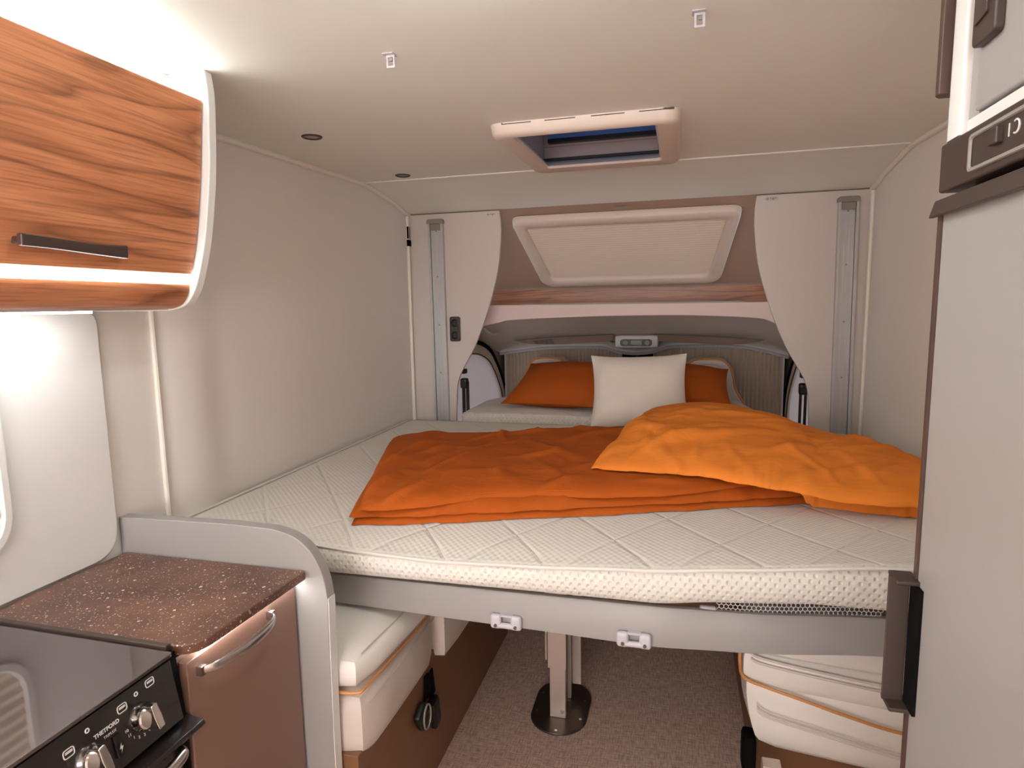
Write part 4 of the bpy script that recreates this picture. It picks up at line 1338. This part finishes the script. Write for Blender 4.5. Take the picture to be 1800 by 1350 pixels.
cab_seat(0.175, 'right cab seat headrest behind the right orange pillow')

# belts hanging beside the partitions
def belt(x, lab, s):
    t = thing('seat_belt', lab, 'seat belt', (x, 3.14, 0.80))
    mesh('webbing', join(box(x - 0.012, x - 0.006, 3.14, 3.18, 0.80, 1.11), box(x + 0.010, x + 0.016, 3.14, 3.18, 0.80, 1.11)), M_black, t)
    mesh('anchor', join(soft_box(x - 0.02, x + 0.02, 3.13, 3.17, 1.075, 1.13, 0.010), disc((x, 3.125, 1.10), (0, 1, 0), 0.016, 0.02, 16)), M_black, t)
    mesh('latch', box(x - 0.016, x + 0.012, 3.13, 3.17, 1.155, 1.18), M_black, t, bevel=0.003)
belt(-1.112, 'black seat belt anchor at the left end of the cab opening', 1)
belt(0.575, 'black seat belt hanging at the right end of the cab opening', -1)

# ------------------------------------------------------------------ table column under the bed
tb = thing('table_column', 'champagne aluminium table column on an oval dark steel floor plate', 'table leg', (-0.40, 2.14, 0.0))
pp = []
for k in range(40):
    a = 2 * math.pi * k / 40
    cx_, cy_ = math.cos(a), math.sin(a)
    r = 0.105
    pp.append((-0.403 + r * cx_, 2.148 + r * cy_ + (0.055 if cy_ >= 0 else -0.055)))
mesh('floor_plate', prism(pp, 'z', 0.0, 0.008), M_steel, tb, bevel=0.002)
for (x, y) in ((-0.398, 2.005), (-0.487, 2.10), (-0.487, 2.21), (-0.322, 2.085), (-0.322, 2.195), (-0.40, 2.29)):
    mesh('screw', disc((x, y, 0.007), (0, 0, 1), 0.0055, 0.0025, 12), M_chrome, tb)
mesh('lower_column', box(-0.4335, -0.3745, 2.075, 2.098, 0.008, 0.345), M_leg, tb, bevel=0.003)
mesh('lower_column', box(-0.4335, -0.3745, 2.195, 2.215, 0.008, 0.345), M_leg, tb, bevel=0.003)
mesh('spine', box(-0.420, -0.388, 2.098, 2.195, 0.008, 0.69), M_cap, tb)
mesh('upper_column', box(-0.439, -0.371, 2.068, 2.0745, 0.205, 0.69), M_leg, tb, bevel=0.002)
mesh('slide_strip', box(-0.452, -0.446, 2.09, 2.13, 0.22, 0.69), M_leg, tb)
mesh('slide_strip', box(-0.372, -0.340, 2.216, 2.224, 0.06, 0.69), M_leg, tb)
mesh('bolt', disc((-0.386, 2.0745, 0.035), (0, -1, 0), 0.0075, 0.004, 14), M_chrome, tb)
mesh('table_top', prism(rounded([(-0.66, 1.75), (0.05, 1.75), (0.05, 2.6), (-0.66, 2.6)], 0.06, 5), 'z', 0.662, 0.688), M_brown, tb, bevel=0.004)

# ------------------------------------------------------------------ left bench
bn = thing('bench_seat', 'left bench with cream leather cushions on an olive brown base under the bed', 'bench', (-1.05, 1.9, 0.0))
mesh('base', box(XL + 0.02, -0.745, 1.25, 2.62, 0.0, 0.42), M_base, bn, bevel=0.003)
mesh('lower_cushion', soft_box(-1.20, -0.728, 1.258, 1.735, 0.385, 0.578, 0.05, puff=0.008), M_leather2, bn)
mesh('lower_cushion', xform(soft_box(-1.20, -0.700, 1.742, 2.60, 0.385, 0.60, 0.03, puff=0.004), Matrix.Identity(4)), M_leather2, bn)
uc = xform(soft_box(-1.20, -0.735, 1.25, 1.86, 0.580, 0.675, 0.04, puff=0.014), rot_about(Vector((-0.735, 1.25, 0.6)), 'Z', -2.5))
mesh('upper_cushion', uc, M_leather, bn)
mesh('piping', tube(spline([(-0.80, 1.252, 0.583), (-0.745, 1.262, 0.583), (-0.734, 1.30, 0.584), (-0.722, 1.55, 0.584), (-0.709, 1.84, 0.584)], 6), 0.0042, 8), M_pipe, bn, label='copper coloured piping along the cushion edge')
mesh('seam', tube([(-0.726, 1.28, 0.545), (-0.7225, 1.5, 0.546), (-0.727, 1.715, 0.547)], 0.0018, 6), M_leather2, bn)
mesh('seam', tube([(-0.745, 1.29, 0.668), (-0.728, 1.55, 0.669), (-0.717, 1.80, 0.668)], 0.0018, 6), M_leather2, bn)

bb = thing('seat_belt_buckle', 'pair of black seat belt buckles hanging on the left bench base', 'seat belt buckle', (-0.735, 1.66, 0.18))
mesh('strap', join(xform(box(-0.743, -0.738, 1.655, 1.685, 0.30, 0.379), rot_about(Vector((-0.74, 1.67, 0.40)), 'X', -6)), xform(box(-0.738, -0.733, 1.665, 1.700, 0.29, 0.379), rot_about(Vector((-0.74, 1.68, 0.40)), 'X', 10))), M_matblack, bb)
mesh('buckle', xform(soft_box(-0.744, -0.716, 1.575, 1.635, 0.245, 0.325, 0.012), rot_about(Vector((-0.73, 1.60, 0.28)), 'X', 30)), M_black, bb)
mesh('buckle_rim', tube([(-0.714, 1.606 + 0.026 * math.cos(t), 0.286 + 0.038 * math.sin(t)) for t in [2 * math.pi * k / 20 for k in range(20)]], 0.003, 6, closed=True), M_cap, bb)
mesh('buckle', xform(soft_box(-0.744, -0.718, 1.675, 1.725, 0.185, 0.285, 0.008), rot_about(Vector((-0.73, 1.70, 0.24)), 'X', 12)), M_black, bb)

# ------------------------------------------------------------------ right bench
rb = thing('travel_bench', 'right leather bench with curved copper piping under the bed beside the fridge', 'bench', (0.52, 1.95, 0.0))
RM = rot_about(Vector((0.2, 1.76, 0)), 'Z', -7)
mesh('base', box(0.255, XR - 0.004, 1.86, 2.80, 0.0, 0.26), M_base, rb)
def taper(geo):
    v, f = geo
    out = []
    for x, y, z in v:
        t = min(max((0.46 - z) / 0.24, 0), 1)
        k = max(0.0, 1 - (x - 0.19) / 0.25)
        out.append((x + 0.045 * k * t * t, y + 0.02 * t * t, z))
    return out, f
mesh('lower_cushion', xform(taper(soft_box(0.190, 0.70, 1.76, 2.45, 0.225, 0.47, 0.05, puff=0.012)), RM), M_leather, rb)
mesh('upper_cushion', xform(soft_box(0.188, 0.70, 1.748, 2.45, 0.435, 0.545, 0.03, puff=0.010), RM), M_leather, rb)
mesh('top_cushion', xform(soft_box(0.225, 0.70, 1.762, 2.45, 0.52, 0.62, 0.03, puff=0.012), RM), M_leather, rb)
pt = [RM @ Vector(p) for p in spline([(0.186, 1.80, 0.56), (0.186, 1.775, 0.49), (0.20, 1.745, 0.462), (0.26, 1.737, 0.450), (0.34, 1.733, 0.438), (0.44, 1.731, 0.420), (0.54, 1.731, 0.404), (0.60, 1.733, 0.400), (0.70, 1.738, 0.40)], 6)]
mesh('piping', tube([tuple(p) for p in pt], 0.0048, 8), M_pipe, rb, label='copper coloured piping sweeping across the bench front')
st = [RM @ Vector(p) for p in spline([(0.235, 1.757, 0.378), (0.26, 1.7475, 0.362), (0.40, 1.744, 0.346), (0.55, 1.744, 0.330), (0.70, 1.748, 0.318)], 6)]
mesh('stitch_seam', join(tube([tuple(p) for p in st], 0.002, 6), tube([tuple(p + Vector((0, 0, 0.010))) for p in st], 0.0012, 6), tube([tuple(p - Vector((0, 0, 0.010))) for p in st], 0.0012, 6)), M_leather2, rb)
s2 = [RM @ Vector(p) for p in spline([(0.215, 1.752, 0.520), (0.25, 1.744, 0.513), (0.40, 1.738, 0.507), (0.55, 1.738, 0.502), (0.72, 1.742, 0.50)], 6)]
mesh('welt', join(tube([tuple(p) for p in s2], 0.0045, 8), tube([tuple(p + Vector((0, 0, 0.016))) for p in s2], 0.004, 8)), M_leather2, rb)
mesh('bracket', box(0.243, 0.292, 1.66, 1.70, 0.0, 0.262), M_leg, rb, bevel=0.003)
mesh('belt_buckle', soft_box(0.205, 0.245, 1.80, 1.86, 0.12, 0.24, 0.012), M_matblack, rb)

# ------------------------------------------------------------------ ceiling lamp behind the viewer's place, plus an added fill lamp over the kitchen
def ceiling_lamp(x, y, lab, power, r=1.0):
    z = zceil(y)
    t = thing('ceiling_lamp', lab, 'lamp', (x, y, z), 'round ceiling lamps')
    mesh('housing', lathe((x, y, z), (0, 0, -1), [(0.11 * r, 0.0005), (0.11 * r, 0.018), (0.10 * r, 0.024)], 36), M_white, t)
    mesh('diffuser', lathe((x, y, z - 0.0245), (0, 0, -1), [(0.10 * r, 0), (0.092 * r, 0.012), (0.05 * r, 0.018)], 36), emitter('lamp_glow', LAMP_TINT, power), t)
ceiling_lamp(-0.3, -0.3, 'round ceiling lamp over the aisle behind the cooker', ROOM_LAMP)
ceiling_lamp(-0.3, 0.88, 'added round fill lamp over the kitchen, nearer the bed', KITCHEN_FILL, 0.7)
